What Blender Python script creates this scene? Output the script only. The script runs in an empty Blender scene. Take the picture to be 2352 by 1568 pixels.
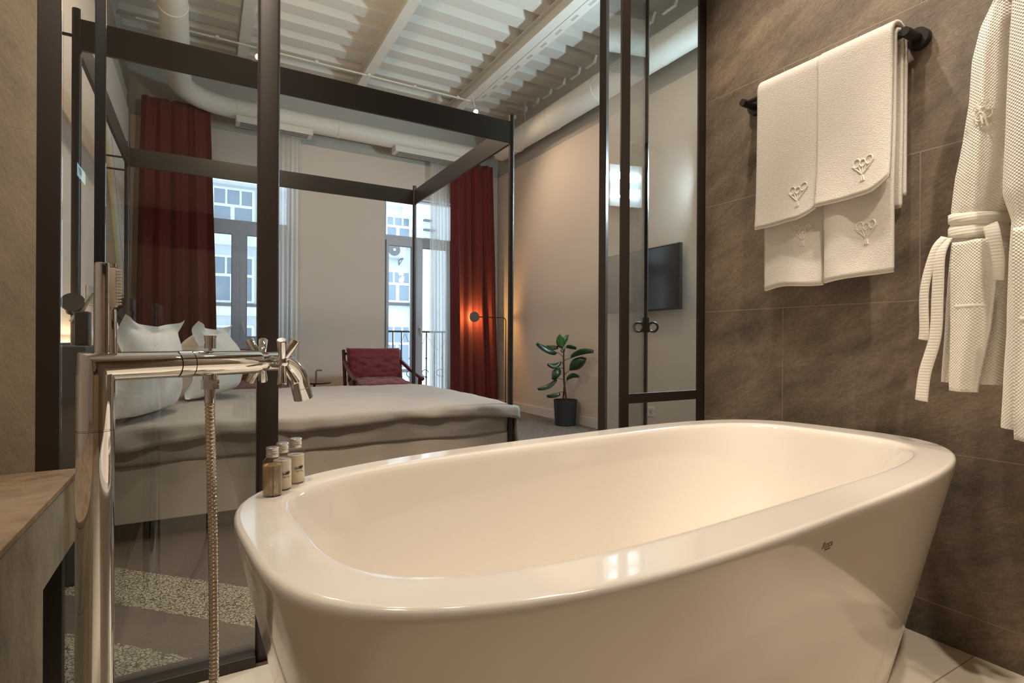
import bpy, bmesh, math, random
from mathutils import Vector, Matrix, noise as mnoise
random.seed(7)
sc = bpy.context.scene
COL = sc.collection
PI = math.pi

# ------------------------------------------------------------------ camera
H = 0.88
FW = Vector((0.49684, 0.86785, -0.00046)).normalized()
YAW, PITCH, ROLL = 0.519919, -0.000464, 0.005181
FW = Vector((math.sin(YAW)*math.cos(PITCH), math.cos(YAW)*math.cos(PITCH), math.sin(PITCH)))
r0 = Vector((math.cos(YAW), -math.sin(YAW), 0)); u0 = r0.cross(FW)
RT = r0*math.cos(ROLL) + u0*math.sin(ROLL); UP = -r0*math.sin(ROLL) + u0*math.cos(ROLL)
cam_d = bpy.data.cameras.new('camera'); cam = bpy.data.objects.new('camera', cam_d); COL.objects.link(cam)
m = Matrix((RT, UP, -FW)).transposed().to_4x4(); m.translation = Vector((0, 0, H)); cam.matrix_world = m
cam_d.sensor_width = 36; cam_d.lens = 36*1240.05/2352; cam_d.clip_start = 0.02; cam_d.clip_end = 200
sc.camera = cam

# ------------------------------------------------------------------ world, exposure
sc.view_settings.view_transform = 'Standard'; sc.view_settings.look = 'None'
sc.view_settings.gamma = 1; sc.view_settings.use_curve_mapping = False
sc.view_settings.exposure = 0.38
w = bpy.data.worlds.new('overcast_sky'); sc.world = w; w.use_nodes = True
bg = w.node_tree.nodes['Background']; bg.inputs[0].default_value = (0.72, 0.88, 1.0, 1); bg.inputs[1].default_value = 2.4
try:
    sc.cycles.use_denoising = True
    sc.cycles.max_bounces = 10; sc.cycles.transparent_max_bounces = 24; sc.cycles.diffuse_bounces = 5
    sc.cycles.glossy_bounces = 6; sc.cycles.sample_clamp_indirect = 6
    sc.cycles.caustics_reflective = False; sc.cycles.caustics_refractive = False
except Exception:
    pass

def lamp(name, kind, loc, power, col=(1, .76, .52), target=None, size=.05, spot=100, blend=.5, shape=None):
    d = bpy.data.lights.new(name, kind); o = bpy.data.objects.new(name, d); COL.objects.link(o)
    o.location = loc; d.energy = power; d.color = col
    if kind == 'SPOT': d.spot_size = math.radians(spot); d.spot_blend = blend; d.shadow_soft_size = size
    elif kind == 'AREA':
        if shape: d.shape = 'RECTANGLE'; d.size, d.size_y = shape
        else: d.size = size
    else: d.shadow_soft_size = size
    t = Vector(target) if target else Vector(loc) + Vector((0, 0, -1))
    o.rotation_euler = (t - Vector(loc)).to_track_quat('-Z', 'Y').to_euler()
    return o
WARM = (1.0, .86, .69)
lamp('bath_spot', 'SPOT', (1.38, 1.22, 2.96), 54, WARM, (1.56, 1.20, 0), .03, 84, .7)
lamp('bath_spot', 'SPOT', (1.38, .80, 2.96), 40, WARM, (1.56, .76, 0), .03, 84, .7)
lamp('bath_spot', 'SPOT', (.52, 1.10, 2.96), 27, WARM, (.52, 1.12, 0), .03, 80, .7)
lamp('bath_spot', 'SPOT', (-.45, .70, 2.96), 62, WARM, (-.28, 1.9, 0), .03, 96, .7)
lamp('bath_spot', 'SPOT', (1.5, .12, 2.96), 60, WARM, (1.72, .12, 0), .03, 76, .7)
lamp('bath_spot', 'SPOT', (.95, -.15, 2.96), 85, WARM, (1.86, .52, .75), .03, 46, .6)
lamp('bath_spot', 'SPOT', (.1, .75, 2.96), 90, WARM, (.25, 2.75, .25), .03, 40, .6)  # extra spot added, tilted through the glass to brighten bed base and carpet
lamp('bath_spot', 'SPOT', (.6, -1.6, 2.96), 44, WARM, (.6, -2.2, 0), .05, 110, .8)
lamp('track_light', 'SPOT', (2.566, 5.3, 3.34), 36, (1, .76, .54), (3.4, 4.6, 1.9), .05, 120, 1)
lamp('track_light', 'SPOT', (.416, 5.3, 3.36), 20, (1, .76, .54), (1.0, 3.6, .3), .05, 130, 1)
lamp('ceiling_fill', 'POINT', (.3, 3.4, 2.75), 26, (1, .80, .58), size=.06)  # unseen bulb added to warm and brighten the bedroom ceiling
lamp('bedroom_fill', 'SPOT', (.25, 2.05, 3.4), 62, WARM, (.1, 2.2, 0), .04, 80, 1)  # added fill without a fixture, lights the carpet before the bed
lamp('bedroom_fill', 'SPOT', (2.5, 2.6, 3.4), 26, WARM, (3.2, 3.6, 1.5), .04, 120, 1)  # second added fill, brightens the television wall; no fixture there

# ------------------------------------------------------------------ photo-ray helpers (3D points on given planes)
def ray(x, y): return FW + RT*((x-1176)/1240.05) - UP*((y-784)/1240.05)
def onX(x, y, X): d = ray(x, y); return Vector((0, 0, H)) + d*(X/d.x)
def onY(x, y, Y): d = ray(x, y); return Vector((0, 0, H)) + d*(Y/d.y)
def onZ(x, y, Z): d = ray(x, y); return Vector((0, 0, H)) + d*((Z-H)/d.z)

# ------------------------------------------------------------------ materials
def srgb(r, g, b):
    f = lambda c: (c/255/12.92) if c/255 <= .04045 else ((c/255+.055)/1.055)**2.4
    return (f(r), f(g), f(b), 1)
class NT:
    def __init__(s, name):
        s.m = bpy.data.materials.new(name); s.m.use_nodes = True; s.t = s.m.node_tree
        s.b = s.t.nodes['Principled BSDF']; s.out = s.t.nodes['Material Output']
    def n(s, t, **k):
        nd = s.t.nodes.new(t)
        for a, v in k.items(): setattr(nd, a, v)
        return nd
    def l(s, a, b): s.t.links.new(a, b)
    def coord(s, scale=(1, 1, 1), rot=(0, 0, 0), loc=(0, 0, 0), which='Object'):
        tc = s.n('ShaderNodeTexCoord'); mp = s.n('ShaderNodeMapping')
        mp.inputs['Scale'].default_value = scale; mp.inputs['Rotation'].default_value = rot; mp.inputs['Location'].default_value = loc
        s.l(tc.outputs[which], mp.inputs[0]); return mp.outputs[0]
    def math(s, op, a, b=None, c=None):
        nd = s.n('ShaderNodeMath', operation=op)
        for i, v in enumerate((a, b, c)):
            if v is None: continue
            if isinstance(v, (int, float)): nd.inputs[i].default_value = v
            else: s.l(v, nd.inputs[i])
        return nd.outputs[0]
    def noise(s, vec, scale, detail=5, rough=.55):
        nd = s.n('ShaderNodeTexNoise'); nd.inputs['Scale'].default_value = scale; nd.inputs['Detail'].default_value = detail
        nd.inputs['Roughness'].default_value = rough; s.l(vec, nd.inputs['Vector']); return nd.outputs[0]
    def ramp(s, fac, stops):
        nd = s.n('ShaderNodeValToRGB'); e = nd.color_ramp.elements
        while len(e) < len(stops): e.new(.5)
        for i, (p, c) in enumerate(stops): e[i].position = p; e[i].color = c
        s.l(fac, nd.inputs[0]); return nd.outputs[0]
    def mix(s, fac, a, b, blend='MIX'):
        nd = s.n('ShaderNodeMix', data_type='RGBA', blend_type=blend)
        for i, v in ((0, fac), (6, a), (7, b)):
            if isinstance(v, (int, float)): nd.inputs[i].default_value = v
            elif isinstance(v, tuple): nd.inputs[i].default_value = v
            else: s.l(v, nd.inputs[i])
        return nd.outputs[2]
    def bump(s, h, strength=.3, dist=.005):
        nd = s.n('ShaderNodeBump'); nd.inputs['Strength'].default_value = strength; nd.inputs['Distance'].default_value = dist
        s.l(h, nd.inputs['Height']); s.l(nd.outputs[0], s.b.inputs['Normal']); return nd
def pbr(name, col, rough=.5, metal=0, spec=.5, var=0, vscale=6, bump=0, bscale=80, bdist=.003, coat=0, sheen=0, stretch=(1, 1, 1)):
    t = NT(name); b = t.b
    b.inputs['Roughness'].default_value = rough; b.inputs['Metallic'].default_value = metal
    b.inputs['Specular IOR Level'].default_value = spec
    if coat: b.inputs['Coat Weight'].default_value = coat; b.inputs['Coat Roughness'].default_value = .03
    if sheen: b.inputs['Sheen Weight'].default_value = sheen
    v = t.coord(stretch)
    if var:
        n = t.noise(v, vscale)
        dk = tuple(c*(1-var) for c in col[:3]) + (1,); lt = tuple(min(1, c*(1+var)) for c in col[:3]) + (1,)
        t.l(t.ramp(n, [(.3, dk), (.7, lt)]), b.inputs['Base Color'])
    else:
        b.inputs['Base Color'].default_value = col
    if bump: t.bump(t.noise(v, bscale, 3), bump, bdist)
    return t.m
def emis(name, col, strength):
    t = NT(name); e = t.n('ShaderNodeEmission'); e.inputs[0].default_value = col; e.inputs[1].default_value = strength
    t.l(e.outputs[0], t.out.inputs[0]); return t.m
def glass(name, tint=(.96, .98, .98, 1), base=.04):
    t = NT(name); lw = t.n('ShaderNodeLayerWeight'); lw.inputs[0].default_value = .5
    p = t.math('POWER', lw.outputs['Facing'], 5.0); f = t.math('MULTIPLY_ADD', p, 1-base, base)
    tr = t.n('ShaderNodeBsdfTransparent'); tr.inputs[0].default_value = tint
    gl = t.n('ShaderNodeBsdfGlossy'); gl.inputs['Roughness'].default_value = 0.0
    mx = t.n('ShaderNodeMixShader'); t.l(f, mx.inputs[0]); t.l(tr.outputs[0], mx.inputs[1]); t.l(gl.outputs[0], mx.inputs[2])
    t.l(mx.outputs[0], t.out.inputs[0]); return t.m
def sheer(name, col, op=.5):
    t = NT(name); tr = t.n('ShaderNodeBsdfTransparent'); df = t.n('ShaderNodeBsdfDiffuse'); tl = t.n('ShaderNodeBsdfTranslucent')
    df.inputs[0].default_value = col; tl.inputs[0].default_value = col
    a = t.n('ShaderNodeMixShader'); a.inputs[0].default_value = .5; t.l(df.outputs[0], a.inputs[1]); t.l(tl.outputs[0], a.inputs[2])
    lw = t.n('ShaderNodeLayerWeight'); lw.inputs[0].default_value = .35
    f = t.math('MULTIPLY_ADD', lw.outputs['Facing'], .5, op)
    mx = t.n('ShaderNodeMixShader'); t.l(f, mx.inputs[0]); t.l(tr.outputs[0], mx.inputs[1]); t.l(a.outputs[0], mx.inputs[2])
    t.l(mx.outputs[0], t.out.inputs[0]); return t.m
def stone(name, plane, base, dark, light, joint, rot, jw=.0017, off=(0, 0), tile=(.892, .4516), rough=.5, streak=(1, 9)):
    """slate-look porcelain tile: plane 'YZ','XY','XZ'"""
    t = NT(name); tc = t.n('ShaderNodeTexCoord'); sp = t.n('ShaderNodeSeparateXYZ'); t.l(tc.outputs['Object'], sp.inputs[0])
    i = {'X': 0, 'Y': 1, 'Z': 2}; cb = t.n('ShaderNodeCombineXYZ')
    t.l(sp.outputs[i[plane[0]]], cb.inputs[0]); t.l(sp.outputs[i[plane[1]]], cb.inputs[1])
    mp = t.n('ShaderNodeMapping'); mp.inputs['Rotation'].default_value = (0, 0, rot); mp.inputs['Scale'].default_value = (streak[0], streak[1], 1)
    mp.vector_type = 'TEXTURE' if False else 'POINT'
    ro = t.n('ShaderNodeVectorRotate', rotation_type='Z_AXIS'); ro.inputs['Angle'].default_value = rot
    t.l(cb.outputs[0], ro.inputs['Vector']); mp.inputs['Rotation'].default_value = (0, 0, 0); t.l(ro.outputs[0], mp.inputs[0])
    n1 = t.noise(mp.outputs[0], 3.6, 10, .72); n2 = t.noise(mp.outputs[0], 55, 9, .85); n3 = t.noise(mp.outputs[0], 1.3, 5, .6)
    s = t.math('ADD', t.math('MULTIPLY', n1, .45), t.math('MULTIPLY', n2, .45)); s = t.math('ADD', s, t.math('MULTIPLY', n3, .34)); s = t.math('SUBTRACT', s, .07)
    c = t.ramp(s, [(.42, dark), (.55, base), (.70, light)])
    br = t.n('ShaderNodeTexBrick'); br.offset = .5; br.inputs['Scale'].default_value = 1
    br.inputs['Mortar Size'].default_value = jw; br.inputs['Mortar Smooth'].default_value = .1
    br.inputs['Brick Width'].default_value = tile[0]; br.inputs['Row Height'].default_value = tile[1]
    m2 = t.n('ShaderNodeMapping'); m2.inputs['Location'].default_value = (off[0], off[1], 0); t.l(cb.outputs[0], m2.inputs[0])
    t.l(m2.outputs[0], br.inputs['Vector'])
    t.l(t.mix(br.outputs['Fac'], c, joint), t.b.inputs['Base Color'])
    t.b.inputs['Roughness'].default_value = rough
    t.bump(t.math('SUBTRACT', s, t.math('MULTIPLY', br.outputs['Fac'], .3)), .8, .008)
    return t.m

M = {}
M['stone_dark'] = stone('dark_slate_tile', 'YZ', srgb(122, 107, 92), srgb(80, 70, 62), srgb(172, 152, 128), srgb(156, 142, 126), math.radians(30), off=(.083, .3545-.0106), rough=.48, streak=(1, 2.4))
M['stone_light'] = stone('greige_stone_tile', 'XZ', srgb(168, 156, 138), srgb(138, 128, 114), srgb(194, 180, 158), srgb(170, 158, 140), math.radians(62), off=(.2, .0), rough=.5, streak=(1, 4))
M['stone_counter'] = stone('greige_stone_slab', 'XY', srgb(180, 152, 122), srgb(122, 102, 84), srgb(216, 192, 160), srgb(158, 136, 108), math.radians(-10), jw=0, rough=.4, streak=(3.4, 4.2))
M['stone_apron'] = stone('greige_stone_front', 'YZ', srgb(176, 158, 134), srgb(130, 116, 99), srgb(206, 188, 158), srgb(150, 136, 114), math.radians(70), jw=0, rough=.45, streak=(1.5, 3.5))
def floor_tile(name):
    t = NT(name); v = t.coord((1, 1, 1), (0, 0, 0), (.36, .13, 0)); br = t.n('ShaderNodeTexBrick'); br.offset = 0
    br.inputs['Scale'].default_value = 1; br.inputs['Mortar Size'].default_value = .0018; br.inputs['Brick Width'].default_value = .8; br.inputs['Row Height'].default_value = .8
    t.l(v, br.inputs['Vector']); n = t.noise(v, 3, 4)
    c = t.ramp(n, [(.3, srgb(226, 215, 198)), (.7, srgb(234, 224, 208))])
    t.l(t.mix(br.outputs['Fac'], c, srgb(168, 152, 130)), t.b.inputs['Base Color']); t.b.inputs['Roughness'].default_value = .3
    return t.m
M['floor_tile'] = floor_tile('cream_floor_tile')
def carpet(name):
    t = NT(name); tc = t.n('ShaderNodeTexCoord'); sp = t.n('ShaderNodeSeparateXYZ'); t.l(tc.outputs['Object'], sp.inputs[0])
    u = t.math('ADD', sp.outputs[0], sp.outputs[1])
    wob = t.math('MULTIPLY', t.math('SUBTRACT', t.noise(tc.outputs['Object'], 30, 2), .5), .03)
    u = t.math('ADD', u, wob)
    def band(lo, hi): return t.math('MULTIPLY', t.math('GREATER_THAN', u, lo), t.math('LESS_THAN', u, hi))
    p = t.math('ADD', band(-9, 1.71), band(1.965, 2.275))
    far = t.math('GREATER_THAN', u, 3.4)
    vor = t.n('ShaderNodeTexVoronoi', feature='DISTANCE_TO_EDGE'); mp = t.n('ShaderNodeMapping')
    mp.inputs['Rotation'].default_value = (0, 0, PI/4); mp.inputs['Scale'].default_value = (18, 25, 1)
    nz = t.n('ShaderNodeTexNoise'); nz.inputs['Scale'].default_value = 40; t.l(tc.outputs['Object'], nz.inputs[0])
    ad = t.n('ShaderNodeVectorMath', operation='MULTIPLY_ADD'); ad.inputs[1].default_value = (.010, .010, 0)
    t.l(nz.outputs['Color'], ad.inputs[0]); t.l(tc.outputs['Object'], ad.inputs[2]); t.l(ad.outputs[0], mp.inputs[0]); t.l(mp.outputs[0], vor.inputs['Vector'])
    cell = t.ramp(vor.outputs['Distance'], [(.06, srgb(46, 38, 31)), (.15, srgb(188, 176, 150))])
    cell = t.mix(t.math('MULTIPLY', t.noise(tc.outputs['Object'], 60, 4), .35), cell, srgb(120, 108, 90))
    plain = t.ramp(t.noise(tc.outputs['Object'], 120, 3), [(.3, srgb(84, 69, 60)), (.7, srgb(102, 85, 74))])
    st = t.n('ShaderNodeMapping'); st.inputs['Rotation'].default_value = (0, 0, 0); st.inputs['Scale'].default_value = (4, 22, 1); t.l(tc.outputs['Object'], st.inputs[0])
    mott = t.ramp(t.noise(st.outputs[0], 3.5, 8, .75), [(.36, srgb(70, 62, 58)), (.5, srgb(112, 102, 95)), (.66, srgb(150, 138, 126))])
    c = t.mix(p, plain, cell); c = t.mix(far, c, mott)
    t.l(c, t.b.inputs['Base Color']); t.b.inputs['Roughness'].default_value = .95
    t.bump(t.noise(tc.outputs['Object'], 260, 2), .15, .004); return t.m
M['carpet'] = carpet('patterned_carpet')
M['plaster'] = pbr('warm_white_plaster', srgb(212, 197, 183), .85, bump=.05, bscale=120)
M['plaster_grey'] = pbr('grey_band_plaster', srgb(176, 172, 164), .85)
M['ceil_white'] = pbr('painted_white_deck', srgb(212, 207, 196), .55)
M['duct'] = pbr('white_duct_paint', srgb(212, 207, 196), .55, bump=.15, bscale=20)
M['baseboard'] = pbr('white_baseboard', srgb(214, 206, 198), .5)
M['black_frame'] = pbr('dark_bronze_steel', srgb(44, 36, 31), .42, spec=.5, bump=.12, bscale=500, bdist=.0005)
M['black_gasket'] = pbr('black_gasket', srgb(22, 22, 24), .35)
M['bed_steel'] = pbr('dark_bed_steel', srgb(44, 38, 35), .42, spec=.5)
M['glass'] = glass('clear_partition_glass', (.87, .89, .89, 1), .085)
M['pane'] = glass('window_glass', (.97, .98, .99, 1), .04)
M['tub'] = pbr('white_acrylic', srgb(230, 223, 214), .12, spec=.5, coat=.4)
M['chrome'] = pbr('polished_chrome', (.76, .77, .78, 1), .035, 1)
M['steel_hose'] = pbr('metal_hose', (.72, .64, .55, 1), .18, 1)
M['rubber'] = pbr('beige_rubber', srgb(206, 192, 180), .6)
M['alu'] = pbr('brushed_aluminium', (.70, .67, .62, 1), .32, 1)
M['black'] = pbr('matt_black_metal', srgb(32, 28, 26), .45)
M['terry'] = pbr('white_terry', srgb(226, 220, 212), .95, bump=.7, bscale=420, bdist=.004, sheen=.2, stretch=(1, .55, 1))
M['hem'] = pbr('white_hem', srgb(240, 233, 222), .9, bump=.5, bscale=500, bdist=.002)
def waffle(name, axis):
    t = NT(name); tc = t.n('ShaderNodeTexCoord'); sp = t.n('ShaderNodeSeparateXYZ'); t.l(tc.outputs['Object'], sp.inputs[0])
    a = t.math('SINE', t.math('MULTIPLY', sp.outputs[1], 780)); b = t.math('SINE', t.math('MULTIPLY', sp.outputs[2], 780))
    h = t.math('MULTIPLY', a, b) if axis else b
    t.b.inputs['Base Color'].default_value = srgb(240, 236, 226); t.b.inputs['Roughness'].default_value = .95; t.b.inputs['Sheen Weight'].default_value = .15
    t.bump(h, .42 if axis else .14, .004); return t.m
M['waffle'] = waffle('white_waffle_cotton', 1)
M['belt'] = waffle('white_ribbed_cotton', 0)
M['linen'] = pbr('white_bed_linen', srgb(172, 162, 154), .85, bump=.15, bscale=14, bdist=.02)
M['linen_grey'] = pbr('grey_white_sheet', srgb(158, 150, 140), .85, bump=.2, bscale=12, bdist=.02)
M['pillow'] = pbr('white_pillowcase', srgb(226, 219, 210), .85, bump=.25, bscale=9, bdist=.03)
M['bed_base'] = pbr('cream_lacquer_base', srgb(190, 178, 165), .35)
M['headboard'] = pbr('charcoal_upholstery', srgb(62, 62, 64), .8)
M['grey_box'] = pbr('grey_lacquer', srgb(104, 106, 108), .5)
M['velvet'] = pbr('rust_red_velvet', srgb(96, 26, 18), .85, sheen=.12, bump=.1, bscale=150)
M['chair_fab'] = pbr('burgundy_fabric', srgb(104, 17, 27), .75, sheen=.3, bump=.3, bscale=18, bdist=.01)
M['chair_wood'] = pbr('dark_red_lacquer', srgb(86, 22, 26), .35)
M['rose'] = pbr('rose_brown_metal', srgb(126, 92, 80), .4)
M['sheer'] = sheer('white_sheer', srgb(232, 230, 226), .62)
M['sheer2'] = sheer('thin_white_sheer', srgb(226, 230, 236), .18)
M['pvc'] = pbr('mauve_grey_window_frame', srgb(176, 176, 184), .4)
M['leaf'] = pbr('rubber_plant_leaf', srgb(34, 62, 34), .3, var=.3, vscale=9, coat=.2)
M['leaf_young'] = pbr('young_green_leaf', srgb(48, 92, 30), .35, var=.2, vscale=9)
M['stem'] = pbr('brown_stem', srgb(74, 54, 38), .7)
M['soil'] = pbr('dark_soil', srgb(46, 36, 30), .95, bump=.6, bscale=90)
M['pot'] = pbr('charcoal_ribbed_pot', srgb(48, 48, 50), .6, bump=.35, bscale=30, stretch=(1, 1, 12))
M['tv_frame'] = pbr('black_tv_plastic', srgb(26, 26, 28), .35)
M['tv_screen'] = pbr('dark_tv_screen', srgb(20, 22, 27), .12, spec=.6)
M['neon'] = emis('cool_white_neon', (.62, .86, 1.0, 1), 820)
M['neon_shield'] = pbr('opaque_shield_panel', srgb(216, 214, 210), .3)  # opaque, for the added panel that shields the wall from the letters
M['led'] = emis('warm_led_strip', (1, .72, .40, 1), 7)
M['bulb'] = emis('warm_bulb', (1, .60, .24, 1), 9)
M['exit'] = emis('lit_sign_face', (.62, .95, 1.0, 1), 2.4)
M['green'] = pbr('dark_green_print', srgb(20, 80, 60), .5)
M['print'] = pbr('dark_grey_print', srgb(120, 104, 84), .5)
M['ink'] = pbr('black_ink', srgb(34, 30, 28), .5)
M['inkgrey'] = pbr('grey_ink', srgb(110, 98, 84), .5)
M['facade'] = pbr('white_facade_render', srgb(206, 212, 214), .85, var=.04, vscale=1.5)
M['facade_trim'] = pbr('white_facade_trim', srgb(238, 240, 240), .7)
M['facade_glass'] = pbr('blue_grey_facade_glass', srgb(132, 148, 164), .12, spec=.6)
M['facade_dark'] = pbr('dark_sill', srgb(90, 92, 96), .7)
M['ac'] = pbr('white_ac_casing', srgb(180, 184, 186), .5)
M['ac_fan'] = pbr('grey_fan_grille', srgb(96, 100, 104), .6)
M['iron'] = pbr('dark_wrought_iron', srgb(40, 42, 48), .5)
M['gel_cap'] = M['alu']
def liquid(name, col, rough=.15, trans=0):
    t = NT(name); t.b.inputs['Base Color'].default_value = col; t.b.inputs['Roughness'].default_value = rough
    t.b.inputs['Transmission Weight'].default_value = trans; t.b.inputs['IOR'].default_value = 1.34
    if not trans: t.b.inputs['Coat Weight'].default_value = .6
    return t.m
M['amber'] = liquid('amber_gel', (.86, .66, .36, 1), .02, .85)
M['lotion'] = liquid('cream_lotion', srgb(226, 212, 186), .25)
M['lotion2'] = liquid('pale_cream_lotion', srgb(232, 222, 204), .25)
M['bottle_clear'] = glass('clear_bottle_plastic', (.97, .97, .95, 1), .05)
def painting(name):
    t = NT(name); tc = t.n('ShaderNodeTexCoord'); sp = t.n('ShaderNodeSeparateXYZ'); t.l(tc.outputs['Generated'], sp.inputs[0])
    y, z = sp.outputs[1], sp.outputs[2]
    nz = t.math('MULTIPLY', t.math('SUBTRACT', t.noise(tc.outputs['Generated'], 3, 4), .5), .12)
    e = t.math('ADD', t.math('ADD', y, t.math('MULTIPLY', z, .72)), nz)
    g = t.ramp(e, [(.0, srgb(150, 128, 98)), (.68, srgb(156, 134, 104)), (.70, srgb(196, 176, 110)), (.84, srgb(200, 188, 130)), (.87, srgb(206, 200, 186)), (1.0, srgb(214, 208, 198))])
    ln = t.math('LESS_THAN', t.math('ABSOLUTE', t.math('SUBTRACT', e, 1.02)), .008)
    g = t.mix(ln, g, srgb(120, 84, 74)); st = t.ramp(t.noise(t.coord((1, 2, 9), which='Generated'), 3, 5), [(.58, (0, 0, 0, 1)), (.66, (1, 1, 1, 1))])
    g = t.mix(t.math('MULTIPLY', st, .35), g, srgb(150, 160, 160))
    t.l(g, t.b.inputs['Base Color']); t.b.inputs['Roughness'].default_value = .8; return t.m
M['painting'] = painting('abstract_painting')

# ------------------------------------------------------------------ object helpers
ORG = {}
def thing(name, label, cat, loc=(0, 0, 0), group=None, kind=None):
    o = bpy.data.objects.new(name, None); COL.objects.link(o); o.location = loc; o.empty_display_size = .05
    ORG[o.name] = Vector(loc)
    if kind: o['kind'] = kind
    if label: o['label'] = label
    if cat: o['category'] = cat
    if group: o['group'] = group
    return o
def tag(o, label, cat, group=None, kind=None):
    if label: o['label'] = label
    if cat: o['category'] = cat
    if group: o['group'] = group
    if kind: o['kind'] = kind
    return o
def link(name, me, mat, parent=None, smooth=False, label=None, angle=35):
    o = bpy.data.objects.new(name, me); COL.objects.link(o)
    if mat: me.materials.append(mat)
    org = ORG.get(parent.name, Vector()) if parent else Vector()
    me.transform(Matrix.Translation(-org)); ORG[o.name] = org
    if parent: o.parent = parent
    if smooth:
        for p in me.polygons: p.use_smooth = True
        try: me.set_sharp_from_angle(angle=math.radians(angle))
        except Exception: pass
    if label: o['label'] = label
    return o
class MB:
    def __init__(s): s.b = bmesh.new()
    def box(s, x0, x1, y0, y1, z0, z1, bev=0):
        mt = Matrix.Translation(((x0+x1)/2, (y0+y1)/2, (z0+z1)/2)) @ Matrix.Diagonal((abs(x1-x0), abs(y1-y0), abs(z1-z0), 1))
        r = bmesh.ops.create_cube(s.b, size=1, matrix=mt)
        if bev:
            es = list({e for v in r['verts'] for e in v.link_edges})
            bmesh.ops.bevel(s.b, geom=es, offset=bev, segments=3, affect='EDGES', profile=.5)
        return s
    def obox(s, c, ax, ay, az, sx, sy, sz, bev=0):
        mt = Matrix((ax.normalized()*sx, ay.normalized()*sy, az.normalized()*sz)).transposed().to_4x4(); mt.translation = Vector(c)
        r = bmesh.ops.create_cube(s.b, size=1, matrix=mt)
        if bev:
            es = list({e for v in r['verts'] for e in v.link_edges})
            bmesh.ops.bevel(s.b, geom=es, offset=bev, segments=2, affect='EDGES', profile=.5)
        return s
    def rings(s, rings, cap0=True, cap1=True, closed=True):
        vr = [[s.b.verts.new(p) for p in r] for r in rings]; n = len(vr[0])
        for a, b in zip(vr, vr[1:]):
            for i in range(n if closed else n-1):
                j = (i+1) % n
                try: s.b.faces.new((a[i], a[j], b[j], b[i]))
                except ValueError: pass
        if cap0 and closed: s.b.faces.new(vr[0][::-1])
        if cap1 and closed: s.b.faces.new(vr[-1])
        return s
    def tube(s, pts, r, seg=16, cap=True):
        pts = [Vector(p) for p in pts]; rs = r if isinstance(r, (list, tuple)) else [r]*len(pts)
        out = []; pu = None
        for i, p in enumerate(pts):
            t = (pts[min(i+1, len(pts)-1)] - pts[max(i-1, 0)]).normalized()
            if pu is None:
                pu = t.orthogonal().normalized()
            pu = (pu - t*pu.dot(t)).normalized(); pv = t.cross(pu)
            out.append([p + (pu*math.cos(a)+pv*math.sin(a))*rs[i] for a in [2*PI*k/seg for k in range(seg)]])
        return s.rings(out, cap, cap)
    def cyl(s, a, b, r, r2=None, seg=24): return s.tube([a, b], [r, r2 if r2 is not None else r], seg)
    def lathe(s, prof, c=(0, 0, 0), seg=32):
        c = Vector(c)
        return s.rings([[c + Vector((r*math.cos(2*PI*k/seg), r*math.sin(2*PI*k/seg), z)) for k in range(seg)] for r, z in prof])
    def sphere(s, c, r, seg=20, sc3=(1, 1, 1)):
        bmesh.ops.create_uvsphere(s.b, u_segments=seg, v_segments=seg//2, radius=r, matrix=Matrix.Translation(c) @ Matrix.Diagonal((*sc3, 1))); return s
    def grid(s, f, nu, nv):
        g = [[s.b.verts.new(f(i/nu, j/nv)) for j in range(nv+1)] for i in range(nu+1)]
        for i in range(nu):
            for j in range(nv): s.b.faces.new((g[i][j], g[i+1][j], g[i+1][j+1], g[i][j+1]))
        return s
    def build(s, name, mat, parent=None, smooth=False, label=None, solid=0, sub=0, angle=35):
        bmesh.ops.recalc_face_normals(s.b, faces=s.b.faces[:])
        me = bpy.data.meshes.new(name); s.b.to_mesh(me); s.b.free()
        o = link(name, me, mat, parent, smooth, label, angle)
        if solid: md = o.modifiers.new('solid', 'SOLIDIFY'); md.thickness = solid; md.offset = 0
        if sub: md = o.modifiers.new('sub', 'SUBSURF'); md.levels = md.render_levels = sub
        return o
def text(name, body, size, loc, rot, mat, parent, extrude=.0004, align='CENTER', shear=0, bold=0):
    cu = bpy.data.curves.new(name, 'FONT'); cu.body = body; cu.size = size; cu.extrude = extrude; cu.align_x = align; cu.align_y = 'CENTER'
    cu.shear = shear; cu.offset = bold
    tmp = bpy.data.objects.new('tmp', cu); me = bpy.data.meshes.new_from_object(tmp); bpy.data.objects.remove(tmp)
    from mathutils import Euler
    me.transform(Matrix.Translation(loc) @ Euler(rot).to_matrix().to_4x4()); me.name = name
    return link(name, me, mat, parent)
def struct(o): o['kind'] = 'structure'; return o
def dup(root, delta, name=None, label=None):
    r = root.copy(); COL.objects.link(r); r.location = root.location + Vector(delta)
    if label: r['label'] = label
    for ch in list(root.children):
        c = ch.copy(); COL.objects.link(c); c.parent = r
        for g in list(ch.children):
            d = g.copy(); COL.objects.link(d); d.parent = c
    return r
def nz(x, y, z=0): return mnoise.noise(Vector((x, y, z)))

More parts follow.
